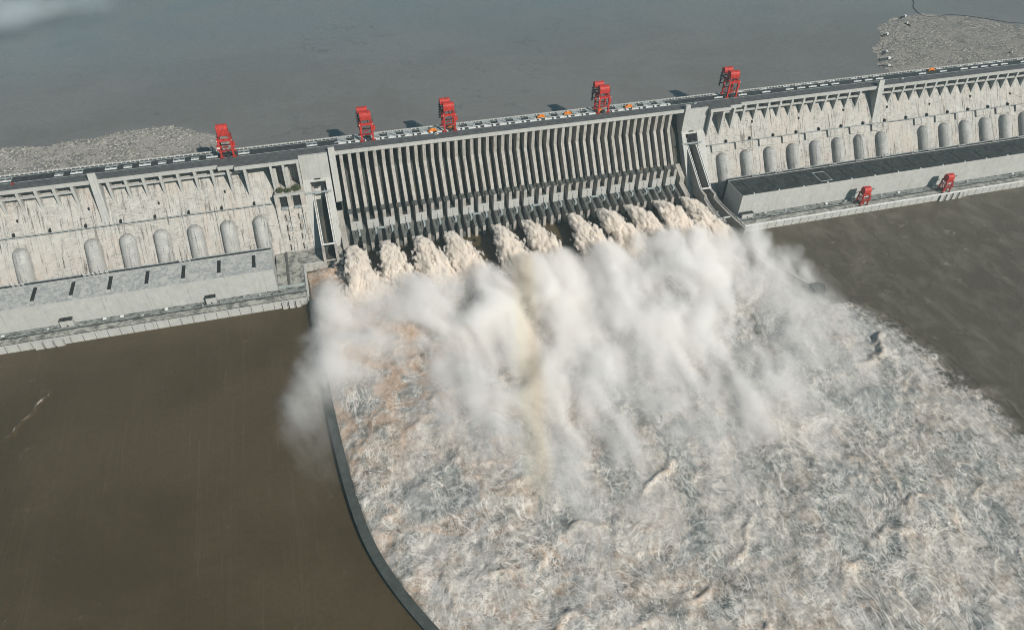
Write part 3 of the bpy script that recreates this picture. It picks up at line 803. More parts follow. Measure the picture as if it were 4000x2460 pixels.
hut(296, -129.0, 10.26, 17, 5, 6.5, 'pale ribbed hut at the corner of the dark-roofed powerhouse')
random.seed(5)
def crate(x, y, z, s_, mat, label, grp):
    t = MB().box(-s_, s_, -s_*0.6, s_*0.6, 0, s_*0.9).box(-s_*0.8, s_*0.8, -s_*0.4, s_*0.4, s_*0.9+0.003, s_*1.1).build('equipment_cabinet', mat, None, (x, y, z))
    tag(t, label, 'cabinet', grp)
for i in range(15):
    crate(-640 + i*21 + random.uniform(-6, 6), -126.5 - random.uniform(0, 5), 10.26, random.uniform(0.8, 1.8), random.choice([M['white'], M['greysteel'], M['concrete_pale']]),
          'small cabinet among the clutter on the left tailrace deck', 'cabinets on the left tailrace deck')
for i in range(16):
    x = 330 + i*30 + random.uniform(-6, 6)
    if abs(x-471) < 12 or abs(x-585) < 12: continue
    crate(x, -124.5 - random.uniform(0, 3), 10.26, random.uniform(0.9, 2.0), random.choice([M['white'], M['greysteel'], M['concrete_pale']]),
          'small pale cabinet at the foot of the right powerhouse wall', 'cabinets on the right tailrace deck')

# ---- left service platform at the corner of the basin
pf = thing('service_platform', 'stained low platform between the left powerhouse and the stilling basin', 'platform', (-300, -100, 0))
MB().pz([(-25.3,-24),(9,-24),(9,15.4),(56.3,17.2),(56.3,62),(-25.3,62)], -10, 10).build('retaining_wall', M['concrete'], pf)
MB().pz([(-25.2,-23.9),(6.5,-23.9),(6.5,17.3),(54,19),(54,50),(-25.2,50)], 10.003, 10.1).build('paving', M['platform'], pf)
MB().pz([(6.6,-44),(9.2,-44),(9.2,15.6),(56.4,17.4),(56.4,19.2),(6.6,17.3)], 10.004, 11.2).build('parapet', M['concrete_pale'], pf)
MB().box(-13.5, -11, -20, 48, 10.11, 11.2).build('low_wall', M['deep'], pf)
MB().box(-25, 5, -21.5, -20.5, 10.11, 12.4).build('railing', M['greysteel'], pf)

# ---- training walls
def poly_wall(name, label, pts, width, zt, mat, zb=-8, coping=None):
    t = thing(name, label, 'wall', (pts[0][0], pts[0][1], 0)); ox, oy = pts[0]
    L = []; Rr = []
    n = len(pts)
    for i, (x, y) in enumerate(pts):
        a = Vector(pts[max(0, i-1)]); b = Vector(pts[min(n-1, i+1)]); d_ = (b-a).normalized(); nn = Vector((-d_.y, d_.x))
        L.append((x-ox+nn.x*width/2, y-oy+nn.y*width/2)); Rr.append((x-ox-nn.x*width/2, y-oy-nn.y*width/2))
    mb = MB()
    for i in range(n-1):
        z0_, z1_ = (zt, zt) if not callable(zt) else (zt(i/(n-1)), zt((i+1)/(n-1)))
        k = len(mb.v)
    for i in range(n):
        z_ = zt(i/(n-1)) if callable(zt) else zt
        mb.v += [(*L[i], zb), (*L[i], z_), (*Rr[i], z_), (*Rr[i], zb)]
    for i in range(n-1):
        a = 4*i; b = a+4
        for q in range(4): mb.f.append((a+q, a+(q+1) % 4, b+(q+1) % 4, b+q))
    mb.f.append((0,1,2,3)); k = 4*(n-1); mb.f.append((k+3,k+2,k+1,k))
    mb.build('wall_body', mat, t)
    return t, L, Rr
def smooth_pts(pts, m=8):
    out = []
    P = [pts[0]] + list(pts) + [pts[-1]]
    for i in range(1, len(P)-2):
        p0, p1, p2, p3 = (Vector(P[i+k]) for k in (-1, 0, 1, 2))
        for j in range(m):
            t_ = j/m
            out.append(tuple(0.5*((2*p1) + (p2-p0)*t_ + (2*p0-5*p1+4*p2-p3)*t_*t_ + (3*p1-p0-3*p2+p3)*t_**3)))
    out.append(tuple(P[-2])); return out
tw, Lw, Rw = poly_wall('training_wall', 'long dark curved wall between the calm brown water and the foaming race',
    smooth_pts([(-288.5,-146),(-288.5,-200),(-287.5,-260),(-285.5,-322),(-277.5,-425),(-263,-498),(-229,-573),(-182,-640),(-100,-735),(-20,-820)]), 8.5, 5.5, M['wallwet'])
bl2 = MB()
for i in range(24, len(Lw)-1, 1):
    (xa, ya), (xb, yb_) = Rw[i], Rw[i+1]
    for k in range(2):
        f_ = k/2; bl2.box(xa+(xb-xa)*f_-0.3+0.8, xa+(xb-xa)*f_+0.3+0.8, ya+(yb_-ya)*f_-0.3, ya+(yb_-ya)*f_+0.3, 5.5, 6.5)
gw, Lg, Rg = poly_wall('guide_wall', 'narrow guide wall with lamp posts running from the right log chute into the mist',
    smooth_pts([(253,-84),(255,-110),(261,-150),(280,-220),(303,-275)]), 3.2, lambda s_: 20 - 12*min(1, s_*2.2), M['pier'])
gw2, Lg2, Rg2 = poly_wall('guide_wall', 'guide wall with lamp posts at the corner of the right tailrace deck',
    smooth_pts([(267.5,-84),(272,-115),(281,-152)]), 3.0, lambda s_: 20 - 9*s_, M['pier'])
for (T, Ls, zf) in ((gw, Lg, lambda s_: 20-12*min(1, s_*2.2)), (gw2, Lg2, lambda s_: 20-9*s_)):
    n = len(Ls)
    for i in range(n-1):
        for k in range(2):
            s_ = (i + k/2)/(n-1)
            if s_ > 0.55 and T is gw: continue
            x = Ls[i][0] + (Ls[i+1][0]-Ls[i][0])*k/2 - 0.4; y = Ls[i][1] + (Ls[i+1][1]-Ls[i][1])*k/2
            z_ = zf(s_)
            MB().bar((x, y, z_-0.2), (x, y, z_+2.6), 0.35).bar((x-0.2, y, z_+2.6), (x+1.2, y, z_+2.9), 0.3).build('lamp_post', M['white'], T)
MB().box(0.5, 18, -42, -40.5, 13.5, 14.6).build('cross_beam', M['white'], gw)
wt = thing('wall_end_pier', 'squat concrete pier at the end of the guide wall, half lost in mist', 'pier', (308, -282, 0))
MB().pz([(-9,-6),(4,-9),(9,2),(3,8),(-8,7)], -6, 9).build('pier_body', M['wallwet'], wt)
MB().pz([(-9.4,-6.4),(4.2,-9.5),(9.5,2),(3.2,8.5),(-8.4,7.4)], 9.003, 9.8).build('pier_cap', M['deep'], wt)

# ================================================================ DECK FITTINGS
def slot_frame(loc):
    t = thing('gate_slot_frame', 'grey steel gate slot frame in the double row on the spillway crest', 'frame', loc, 'gate slot frames along the spillway crest')
    mb = MB()
    def ring(x0, x1, y0, y1, w_, z0, z1):
        mb.box(x0, x1, y0, y0+w_, z0, z1).box(x0, x1, y1-w_, y1, z0, z1).box(x0, x0+w_, y0+w_, y1-w_, z0, z1).box(x1-w_, x1, y0+w_, y1-w_, z0, z1)
    ring(-5.5, 5.5, 9.6, 14.2, 0.8, 0, 1.1)
    ring(-5.5, 5.5, 15.4, 17.4, 0.6, 0, 0.9)
    mb.build('frame', M['greysteel'], t)
    mb = MB()
    ring(-5.2, 4.6, 1.4, 3.8, 0.6, 0, 1.0)
    mb.build('lower_frame', M['white'], t)
    MB().box(7.0, 10.4, 1.0, 4.4, 0, 1.5).build('hatch_box', M['white'], t)
    MB().box(-10, 10.4, 6.6, 7.0, 0, 0.6).build('side_rail', M['white'], t)
    return t
sf = slot_frame((sx(0)+5.25, 15.2, CREST+0.06))
for k in range(1, 22):
    c = copy_tree(sf); c.location = (sx(2*k)+5.25, 15.2, CREST+0.06)
def hatch(loc, a, label, grp):
    t = thing('intake_hatch', label, 'hatch', loc, grp)
    MB().box(-6.5, 6.5, 2.2, 3.8, 0, 1.1).build('sill', M['white'], t)
    MB().hexa([(-2.5,3.81,0),(2.5,3.81,0),(0.8,6.2,0),(-0.5,6.2,0)], [(-2.5,3.81,0.9),(2.5,3.81,0.9),(0.8,6.2,0.9),(-0.5,6.2,0.9)]).build('cover', M['greysteel'], t)
    if a:
        MB().box(-6.5, -6.0, 3.81, 9, 0, 0.7).box(6.0, 6.5, 3.81, 9, 0, 0.7).build('side_curb', M['greysteel'], t)
        MB().box(-6.5, 6.5, 9.01, 10.2, 0, 0.7).build('back_curb', M['greysteel'], t)
        MB().box(-5.9, 5.9, 3.9, 8.9, 0.002, 0.12).build('grating', M['void'], t)
    else:
        MB().box(-4.5, 6.0, 12.0, 12.7, 0, 0.7).build('back_curb', M['white'], t)
    return t
hR = hatch((308, 18.5, CREST+0.06), False, 'white T-shaped intake hatch on the crest deck right of the spillway', 'intake hatches on the right crest deck')
for k in (2,4,6,7,8,9,10,12,13,14,18,20,22,23,24,25,26,28,29,30,31):
    c = copy_tree(hR); c.location = (308+19.25*k, 18.5, CREST+0.06)
hL = hatch((-339.7, 18.0, CREST+0.06), True, 'pale framed intake hatch on the crest deck left of the spillway', 'intake hatches on the left crest deck')
for k, x in enumerate((-377,-396.5,-415,-433.8,-453,-472,-490.5,-527.6,-546.5,-603,-622,-641,-258)):
    c = copy_tree(hL); c.location = (x, 18.0, CREST+0.06)
    if x in (-396.5,-433.8,-472,-546.5,-622): c.scale = (0.7, 0.7, 1)

# orange hoist trolleys
def trolley(loc):
    t = thing('hoist_trolley', '', 'trolley', loc)
    MB().box(-5.2, -4.0, -1.6, 1.8, 0.3, 2.4).box(4.0, 5.2, -1.6, 1.8, 0.3, 2.4).build('end_carriage', M['orange'], t)
    MB().box(-4.0, 4.0, -1.2, -0.2, 1.4, 2.8).box(-4.0, 4.0, 0.7, 1.6, 1.4, 2.8).build('girder', M['orange'], t)
    MB().tube((-1.8, 0.2, 3.5), (1.8, 0.2, 3.5), 1.0, n=12).build('winch_drum', M['orange'], t)
    MB().box(2.2, 3.8, -1.0, 1.0, 2.81, 4.4).build('motor_box', M['orange'], t)
    MB().box(-3.6, -2.4, -0.8, 0.8, 2.81, 4.0).build('motor_box', M['orange'], t)
    for x in (-4.6, 4.6):
        for y in (-1.2, 1.4): MB().tube((x-0.5, y, 0.35), (x+0.5, y, 0.35), 0.4, n=8).build('wheel', M['black'], t)
    return t
TR = [(-105.0,20.0,'orange hoist trolley immediately left of the third large crane from the left'),
      (43.4,23.0,'brightest orange hoist trolley between the third and fourth large cranes'),
      (81.2,23.0,'smaller-looking orange hoist trolley just left of the fourth large crane'),
      (170.2,22.3,'orange hoist trolley between the fourth and fifth large cranes'),
      (675.0,27.0,'lone orange hoist trolley on the crest far right of all the large cranes'),
      (-80,21,'orange hoist trolley under the legs of the third large crane'),
      (126,20,'orange hoist trolley under the legs of the fourth large crane')]
tr0 = trolley((TR[0][0], TR[0][1], CREST+0.4)); tr0['label'] = TR[0][2]; tr0['group'] = 'orange hoist trolleys on the crest'
for x, y, lb in TR[1:]:
    c = copy_tree(tr0); c.location = (x, y, CREST+0.4); c['label'] = lb

# ---- big crest gantries
def crane(loc, label, grp, style=0):
    t = thing('gantry_crane', label, 'crane', loc, grp)
    W = 7.0; DEP = 14.0; H = 22.0
    for x in (-W, W):
        for y in (0, DEP):
            lg = MB().hexa([(x-0.9,y-0.9,1.6),(x+0.9,y-0.9,1.6),(x+0.9,y+0.9,1.6),(x-0.9,y+0.9,1.6)],
                           [(x-1.2,y-1.1,H),(x+1.2,y-1.1,H),(x+1.2,y+1.1,H),(x-1.2,y+1.1,H)]).build('leg', M['red'], t)
            MB().box(x-2.8, x+2.8, y-0.8, y+0.8, 0.35, 1.9).build('bogie', M['darkred'], t)
    fr = MB()
    for y in (0, DEP):
        fr.box(-W-1.3, W+1.3, y-1.25, y+1.25, H+0.003, H+2.6)
    for x in (-W, W):
        fr.box(x-1.2, x+1.2, 1.26, DEP-1.26, H+0.003, H+2.5)
    fr.build('top_girder', M['red'], t)
    cb = MB()
    for y in (0, DEP): cb.box(-W+0.9, W-0.9, y-0.5, y+0.5, 9.2, 10.6)
    for x in (-W, W):
        cb.bar((x, 0.9, 5), (x, DEP-0.9, 14), 0.6); cb.bar((x, DEP-0.9, 5), (x, 0.9, 14), 0.6)
    cb.build('cross_brace', M['red'], t)
    wk = MB().box(-W+1, W-1, -1.5, -0.6, 10.7, 10.9)
    for k in range(7): wk.bar((-W+1.5+k*1.8, -1.4, 10.9), (-W+1.5+k*1.8, -1.4, 12.0), 0.12)
    wk.build('gangway', M['darkred'], t)
    def house(nm, x0, x1, y0, y1, z0, z1):
        prof = [(y0, z0)]
        n = 8
        for k in range(n+1):
            a = math.pi*k/n
            prof.append(((y0+y1)/2 - (y1-y0)/2*math.cos(a), z0 + (z1-z0)*0.55 + (z1-z0)*0.45*math.sin(a)))
        prof.append((y1, z0))
        h = MB().px(prof, x0, x1).build(nm, M['red'], t)
        wn = MB()
        for k in range(9):
            xw = x0 + 1.2 + k*(x1-x0-2.4)/8
            for zz in (0, 1.1): wn.box(xw-0.28, xw+0.28, y0-0.06, y0+0.2, z0+1.2+zz, z0+1.9+zz)
        wn.build('window_row', M['darkred'], h)
        MB().box(x0+0.4, x1-0.4, y0+0.5, y1-0.5, z0-0.6, z0-0.003).build('floor_frame', M['black'], h)
        return h
    if style == 0:
        house('machine_house', -6.6, 7.2, 2.0, 12.0, H+5.6, H+15.0)
        house('machine_house', -8.2, 5.0, 17.0, 25.0, H+7.0, H+14.5)
    else:
        house('machine_house', -6.4, 6.4, 4.0, 13.5, H+4.5, H+17.5)
        MB().box(-9.8, -6.0, -3.6, 1.2, 12.5, 17.5).build('cab', M['red'], t)
        MB().box(-9.9, -6.2, -3.75, -3.62, 14.6, 16.4).build('cab_window', M['white'], t)
    ms = MB()
    for x in (-5.5, 5.5):
        for y in (3, 11): ms.box(x-0.5, x+0.5, y-0.5, y+0.5, H+2.6, H+5.0)
    ms.build('mast', M['darkred'], t)
    # boom back over the reservoir, with rungs
    bm_ = MB()
    for x in (-7.5, 4.5):
        bm_.bar((x, DEP, H+2), (x, 24, H+1.5), 1.4); bm_.bar((x, 24, H+7.0), (x, 24.5, H-14), 1.3)
        bm_.bar((x, DEP, H+5), (x, 24, H-6), 0.8)
    for k in range(6):
        z = H+5-k*3.6; bm_.box(-9.6, -7.6, 23.6, 24.6, z-0.6, z+0.5)
    bm_.bar((-7.5, 24, H+1.5), (4.5, 24, H+1.5), 1.2); bm_.bar((-7.5, 24.3, H-10), (4.5, 24.3, H-10), 1.0)
    bm_.build('rear_frame', M['black'] if style == 0 else M['darkred'], t)
    MB().tube((9.2, 3, 13.5), (9.2, 3, 18.8), 2.0, n=14).build('cable_drum', M['red'], t)
    MB().bar((8.9, 5, 18.8), (9.0, 5, H+12), 0.45).build('mast_pole', M['black'], t)
    rp = MB()
    for k in range(5): rp.bar((-3+1.2*k, 6, 11.5), (-3+1.2*k, 6, H+5), 0.16)
    rp.build('hoist_rope', M['black'], t)
    MB().box(-3.6, 2.6, 5.2, 6.8, 10.4, 11.6).build('lifting_beam', M['darkred'], t)
    wt_ = MB().box(-W-1.6, -W-1.0, -1.6, -1.0, H+0.6, H+2.0).box(W+1.0, W+1.6, -1.6, -1.0, H+0.6, H+2.0)
    wt_.build('flood_lamp', M['white'], t)
    MB().box(-1.6, 2.6, -0.6, 1.6, 0.4, 4.6).build('lifting_gear', M['black'], t)
    return t
GC = 'large red gantry cranes on the dam crest'
CR = [(-358.0,'large red gantry crane standing alone on the left dam section, beside the driftwood'),
      (-189.0,'large red gantry crane at the left end of the spillway crest'),
      (-83.0,'large red gantry crane second from the left end of the spillway crest'),
      (130.0,'large red gantry crane toward the right end of the spillway crest'),
      (326.0,'rightmost large red gantry crane, standing just past the spillway')]
c1 = crane((CR[0][0], 16, CREST), CR[0][1], GC, 1)
c2 = crane((CR[1][0], 16, CREST), CR[1][1], GC, 0)
for x, lb in CR[2:]:
    c = copy_tree(c2); c.location = (x, 16 if x < 200 else 17.5, CREST); c['label'] = lb

# ---- tailrace gantries
def tail_gantry(loc, label):
    t = thing('tailrace_gantry', label, 'crane', loc, 'red tailrace gantries on the right deck')
    for x in (-6, 6):
        for y in (0, 10):
            MB().bar((x, y, 1.2), (x*0.82, y*0.9+0.5, 17), 1.3).build('leg', M['darkred'], t)
            MB().box(x-1.8, x+1.8, y-0.6, y+0.6, 0.3, 1.4).build('bogie', M['black'], t)
    fr = MB().box(-6.4, 6.4, -0.2, 1.4, 17.003, 18.6).box(-6.4, 6.4, 8.8, 10.4, 17.003, 18.6).box(-5.6, -4.4, 1.41, 8.79, 17.003, 18.4).box(4.4, 5.6, 1.41, 8.79, 17.003, 18.4)
    fr.build('top_girder', M['red'], t)
    xb_ = MB()
    for y in (0.2, 9.8):
        xb_.bar((-5.8, y, 4), (4.8, y, 15), 0.7); xb_.bar((5.8, y, 4), (-4.8, y, 15), 0.7); xb_.bar((-5.6, y, 9.5), (5.6, y, 9.5), 0.7)
    for x in (-5.6, 5.6): xb_.bar((x, 0.6, 5), (x*0.9, 9.2, 14), 0.7)
    xb_.build('cross_brace', M['red'], t)
    prof = [(1.0,19.5),(1.0,24.5),(3.2,27.5),(7.6,27.5),(9.6,24.5),(9.6,19.5)]
    h = MB().px(prof, -5.2, 5.6).build('machine_house', M['red'], t)
    MB().box(-4.8, 5.2, 1.4, 9.2, 18.61, 19.497).build('floor_frame', M['black'], h)
    MB().bar((5.6, 5, 22), (12.5, 5, 23.0), 0.9).build('jib', M['black'], t)
    MB().tube((7.2, 1, 8.5), (7.2, 1, 12.5), 1.6, n=12).build('cable_drum', M['red'], t)
    wl_ = MB()
    for k in range(3): wl_.box(-4.5+k*2.4, -3.0+k*2.4, -0.6, -0.25, 15.0, 16.2)
    wl_.build('sign_panel', M['white'], t)
    MB().box(-3, 3, 3, 6, 0.3, 4.0).build('lifting_gear', M['darkred'], t)
    return t
tg = tail_gantry((471.5, -143.0, 10.1), 'small red gantry on the right tailrace deck, nearer to the spillway')
c = copy_tree(tg); c.location = (611.0, -143.0, 10.1); c['label'] = 'small red gantry on the right tailrace deck, farther from the spillway'

# small vehicles/figures on the crest
def van(x, y, rz, col, label, L=5.2, h=2.2):
    t = thing('service_vehicle', label, 'vehicle', (x, y, CREST+0.07)); t.rotation_euler.z = rz
    MB().px([(-1,0.45),(-1,1.1),(1,1.1),(1,0.45)], -L/2, L/2).build('body', col, t, bevel=0.12)
    MB().hexa([(-L*0.38,-0.95,1.1),(L*0.2,-0.95,1.1),(L*0.2,0.95,1.1),(-L*0.38,0.95,1.1)], [(-L*0.34,-0.8,h),(L*0.08,-0.8,h),(L*0.08,0.8,h),(-L*0.34,0.8,h)]).build('cabin', M['black'], t)
    MB().box(-L*0.33, L*0.07, -0.82, 0.82, h+0.003, h+0.12).build('roof', col, t)
    for wx_ in (-L*0.32, L*0.32):
        for wy in (-0.95, 0.95): MB().tube((wx_, wy-0.12, 0.36), (wx_, wy+0.12, 0.36), 0.36, n=10).build('wheel', M['black'], t)
van(-101.7, 12.2, 0.1, M['white'], 'small white car on the crest road beside the orange trolley of the third crane')
van(267.0, 12.5, 0.4, M['white'], 'small white car on the crest road at the right end of the spillway')
van(611.0, 12.0, 0.1, M['white'], 'small white car on the crest road past the dark dividing wall at right')
van(-593.0, 12.0, 1.4, M['red'], 'small red car on the crest road at the far left')

# ================================================================ RESERVOIR: driftwood, boats, boom
def debris(name, poly, label, seed, n):
    """ragged mat of driftwood: thousands of small chips lying on the water inside an outline"""
    rg = np.random.RandomState(seed)
    P = np.array(poly, float); mn = P.min(0); mx = P.max(0)
    pts = []
    while sum(len(p) for p in pts) < n:
        c_ = rg.uniform(mn, mx, (n*2, 2)); j = c_ + np.stack([22*perlin(c_[:,0]*0.02, c_[:,1]*0.02) + 7*perlin(c_[:,0]*0.1, c_[:,1]*0.1), 16*perlin(c_[:,0]*0.02+9, c_[:,1]*0.02)], -1)
        ins = np.zeros(len(c_), bool); k = len(P)
        for i in range(k):
            x1_, y1_ = P[i]; x2_, y2_ = P[(i+1) % k]
            cond = ((y1_ > j[:,1]) != (y2_ > j[:,1]))
            xi = (x2_-x1_)*(j[:,1]-y1_)/(y2_-y1_+1e-9)+x1_
            ins ^= cond & (j[:,0] < xi)
        keep = ins & (rg.rand(len(c_)) < np.clip(0.75+0.8*perlin(c_[:,0]*0.03, c_[:,1]*0.05), 0.15, 1))
        pts.append(c_[keep])
    C = np.concatenate(pts)[:n]
    a = rg.uniform(0, math.pi, n); L = rg.gamma(2.0, 0.75, n)+0.5; w_ = rg.uniform(0.3, 1.1, n)
    ux, uy = np.cos(a)*L, np.sin(a)*L; vx, vy = -np.sin(a)*w_, np.cos(a)*w_
    z = ZR + 0.05 + rg.uniform(0, 0.2, n)
    tl = rg.uniform(-0.08, 0.08, n)
    q = np.stack([np.stack([C[:,0]+s1*ux+s2*vx, C[:,1]+s1*uy+s2*vy, z+s1*tl+0.15*(s2 > 0)], -1) for s1, s2 in ((-1,-1),(1,-1),(1,1),(-1,1))], 1)
    me = D.meshes.new(name); V = q.reshape(-1, 3).astype(np.float32)
    me.vertices.add(len(V)); me.vertices.foreach_set('co', V.ravel())
    me.loops.add(len(V)); me.loops.foreach_set('vertex_index', np.arange(len(V), dtype=np.int32))
    me.polygons.add(n); me.polygons.foreach_set('loop_start', (np.arange(n)*4).astype(np.int32)); me.polygons.foreach_set('loop_total', np.full(n, 4, np.int32))
    me.update(calc_edges=True); me.materials.append(M['debris'])
    o = D.objects.new(name, me); COL.objects.link(o); o['kind'] = 'stuff'; tag(o, label, 'driftwood'); return o
debris('driftwood', [(-900,34),(-900,190),(-760,165),(-647,162),(-572,156),(-540,166),(-497,167),(-470,177),(-445,176),(-418,163),(-395,140),(-372,118),(-350,90),(-340,62),(-336,34)],
       'pale mat of floating driftwood against the left dam section', 1, 26000)
debris('driftwood', [(655,34),(662,80),(670,131),(690,165),(705,194),(740,225),(760,239),(800,275),(852,300),(893,306),(935,287),(970,278),(1020,236),(1055,215),(1400,120),(1400,34)],
       'grey mat of floating driftwood against the dam at the far right', 2, 42000)
def boat(loc, rz, label, s_=1.0):
    t = thing('work_boat', label, 'boat', loc, 'work boats beside the right driftwood'); t.rotation_euler.z = rz
    L = 11*s_; W_ = 2.2*s_
    MB().pz([(-L,-W_),(L*0.55,-W_),(L,0),(L*0.55,W_),(-L,W_)], -0.4, 1.2).build('hull', M['black'], t)
    MB().pz([(-L*0.95,-W_*0.85),(L*0.5,-W_*0.85),(L*0.85,0),(L*0.5,W_*0.85),(-L*0.95,W_*0.85)], 1.203, 1.35).build('deck', M['dirty'], t)
    MB().box(L*0.1, L*0.5, -W_*0.7, W_*0.7, 1.353, 4.2).build('wheelhouse', M['white'], t)
    MB().box(-L*0.8, -L*0.1, -W_*0.6, W_*0.6, 1.353, 2.4).build('cargo', M['hatchdark'], t)
    return t
for i, (x, y, rz, lb, s_) in enumerate([(848,296,0.3,'dark work boat with a white wheelhouse at the tip of the floating boom',1.1),
    (757,228,0.25,'dark work boat with a white wheelhouse on the upper left edge of the right driftwood',1.0),
    (705,161,0.45,'dark work boat angled across the middle of the driftwood edge',1.0),
    (690,137,0.0,'longest dark work boat lying level at the driftwood edge',1.3),
    (672,113,-0.35,'dark work boat closest to the dam at the driftwood edge',1.0),
    (831,263,1.5,'small dark work boat pointing upstream near the boom tip',0.7),
    (922,110,-0.5,'small pale boat inside the right driftwood close to the dam',0.4)]):
    boat((x, y, ZR), rz, lb, s_)
bp_ = smooth_pts([(950,470),(930,375),(904,339),(892,308),(895,292),(914,283),(938,289),(968,280),(999,258),(1022,237),(1055,219),(1300,120)], 6)
bo = thing('floating_boom', 'thin dark floating boom curving round the right driftwood', 'boom', (950, 470, ZR))
mb = MB()
for a, b in zip(bp_[:-1], bp_[1:]): mb.bar((a[0]-950, a[1]-470, 0.3), (b[0]-950, b[1]-470, 0.3), 1.3, 0.7)
mb.build('float_line', M['black'], bo)

# ================================================================ WATER JETS
ORD = ['first','second','third','fourth','fifth','sixth','seventh','eighth','ninth','tenth','eleventh']
JX = [-231,-189,-147,-105,-42,0,63,105,147,189,231]
JLAB = ['leftmost tall jet of brown foaming water beside the bare basin corner',
 'second foaming jet from the left, narrow headed', 'third foaming jet from the left, low and pale', 'fourth foaming jet from the left, tall, before a dark gap',
 'fifth foaming jet from the left, after the wide dark gap', 'sixth foaming jet from the left, spreading wide', 'seventh foaming jet from the left, past the second dark gap',
 'eighth foaming jet from the left, with a bright right flank', 'ninth foaming jet from the left, third from the right end', 'tenth foaming jet from the left, second from the right end',
 'rightmost foaming jet beside the guide wall']
VJ = 1.25
jax = -262 + VJ*np.arange(int(548/VJ)); jay = -176 + VJ*np.arange(int(114.5/VJ)); jaz = 0.4 + VJ*np.arange(int(40/VJ))
JX3, JY3, JZ3 = np.meshgrid(jax, jay, jaz, indexing='ij')
jd = np.zeros(JX3.shape, np.float32)
def jet_shape(S, reach, drift, pk):
    cz = 9.5 + pk*4*0.55*S*(1-S)*1.6 - 11.5*S**2
    return drift*S**1.5, cz, 3.6 + 8.5*S**0.5 + 14*S**1.2, 2.0 + 8.0*S**0.6 + 6*S
for j, jx in enumerate(JX):
    nu, nv = 150, 170
    th = np.linspace(0, 2*np.pi, nu, endpoint=False); s = np.linspace(0, 1, nv)
    T, S = np.meshgrid(th, s)
    rgj = np.random.RandomState(40+j)
    reach = 106 + rgj.uniform(-8, 10); drift = 9 + rgj.uniform(-3, 5); pk = 11 + rgj.uniform(-2, 3)
    cy = -60.5 - reach*S; cxx = jx + drift*S**1.5
    cz = 9.5 + pk*4*0.55*S*(1-S)*1.6 - 11.5*S**2
    hw = 3.6 + 8.5*S**0.5 + 14*S**1.2; hh = 2.0 + 8.0*S**0.6 + 6*S
    cap = np.minimum(1, np.sqrt(np.clip(S/0.035, 0, 1)))
    i0, i1 = np.searchsorted(jax, (jx-34, jx+54)); w_ = (slice(i0, i1),)
    lx, ly, lz = JX3[w_], JY3[w_], JZ3[w_]
    s3 = np.clip((-60.5 - ly)/reach, 0, 1.2); ox_, oz_, ow_, oh_ = jet_shape(s3, reach, drift, pk)
    # tassels: fine along the section, drawn out along the flow
    b1 = fbm(lx*0.075+j*9, ly*0.030, lz*0.09, octaves=2, gain=0.5)
    b2 = fbm(lx*0.19+j*9, ly*0.062, lz*0.19, octaves=5, gain=0.60, billow=True)
    rr_ = np.hypot((lx-jx-ox_)/ow_, (lz-oz_)/oh_)
    edge_ = (0.92 + 0.42*b1 + 0.85*b2 - rr_)
    jd[w_] = np.maximum(jd[w_], (np.clip(edge_/0.06, 0, 1)*sstep(-0.005, 0.02, (-60.5-ly)/reach)*(1-0.75*sstep(0.72, 1.08, s3))).astype(np.float32))
    hw = hw*0.62; hh = hh*0.55
    dx = np.cos(T)*hw*cap; dz = np.sin(T)*hh*cap
    Px = cxx + dx; Py = cy + 0*T; Pz = cz + dz
    nx = np.cos(T)*hh; nz = np.sin(T)*hw; nl = np.hypot(nx, nz); nx /= nl; nz /= nl
    flow = S*6
    n1 = fbm(Px*0.085+j*9, (Py)*0.035, Pz*0.10, octaves=3, gain=0.55, billow=True)
    n2 = fbm(Px*0.38+j*9, (Py)*0.11, Pz*0.38, octaves=4, gain=0.62)
    n3_ = fbm(Px*1.0+j*9, Py*0.3, Pz*1.0, octaves=3, gain=0.7)
    dsp = cap*((1.2+7.0*S)*n1*1.2 + (0.4+0.9*S**0.6)*n2*0.9 + (0.3+0.5*S)*n3_*0.9)
    Px = Px + nx*dsp; Pz = Pz + nz*dsp; Py = Py + dsp*0.5*perlin(Px*0.2, Pz*0.2)
    Pz = np.maximum(Pz, -2.5)
    me = grid_mesh('water_jet', np.stack([Px, Py, Pz], -1), nu, nv, M['jet'], closed_u=True)
    o = D.objects.new('water_jet', me); COL.objects.link(o)
    tag(o, JLAB[j], 'water jet', 'jets of water spouting from the spillway outlets')

# ================================================================ MIST
VX = 2.25
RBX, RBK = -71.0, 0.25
mx0, mx1, my0, my1, mz0, mz1 = -352.0, 392.0, -560.0, -70.0, 0.5, 78.0
nx_, ny_, nz_ = int((mx1-mx0)/VX)+1, int((my1-my0)/VX)+1, int((mz1-mz0)/VX)+1
ax = mx0 + VX*np.arange(nx_); ay = my0 + VX*np.arange(ny_); az_ = mz0 + VX*np.arange(nz_)
X2, Y2 = np.meshgrid(ax, ay, indexing='ij')
def blob(cx, cy, rx, ry, rot=0.0):
    c_, s_ = math.cos(rot), math.sin(rot)
    dx, dy = X2-cx, Y2-cy
    return np.exp(-((dx*c_+dy*s_)/rx)**2 - ((-dx*s_+dy*c_)/ry)**2)
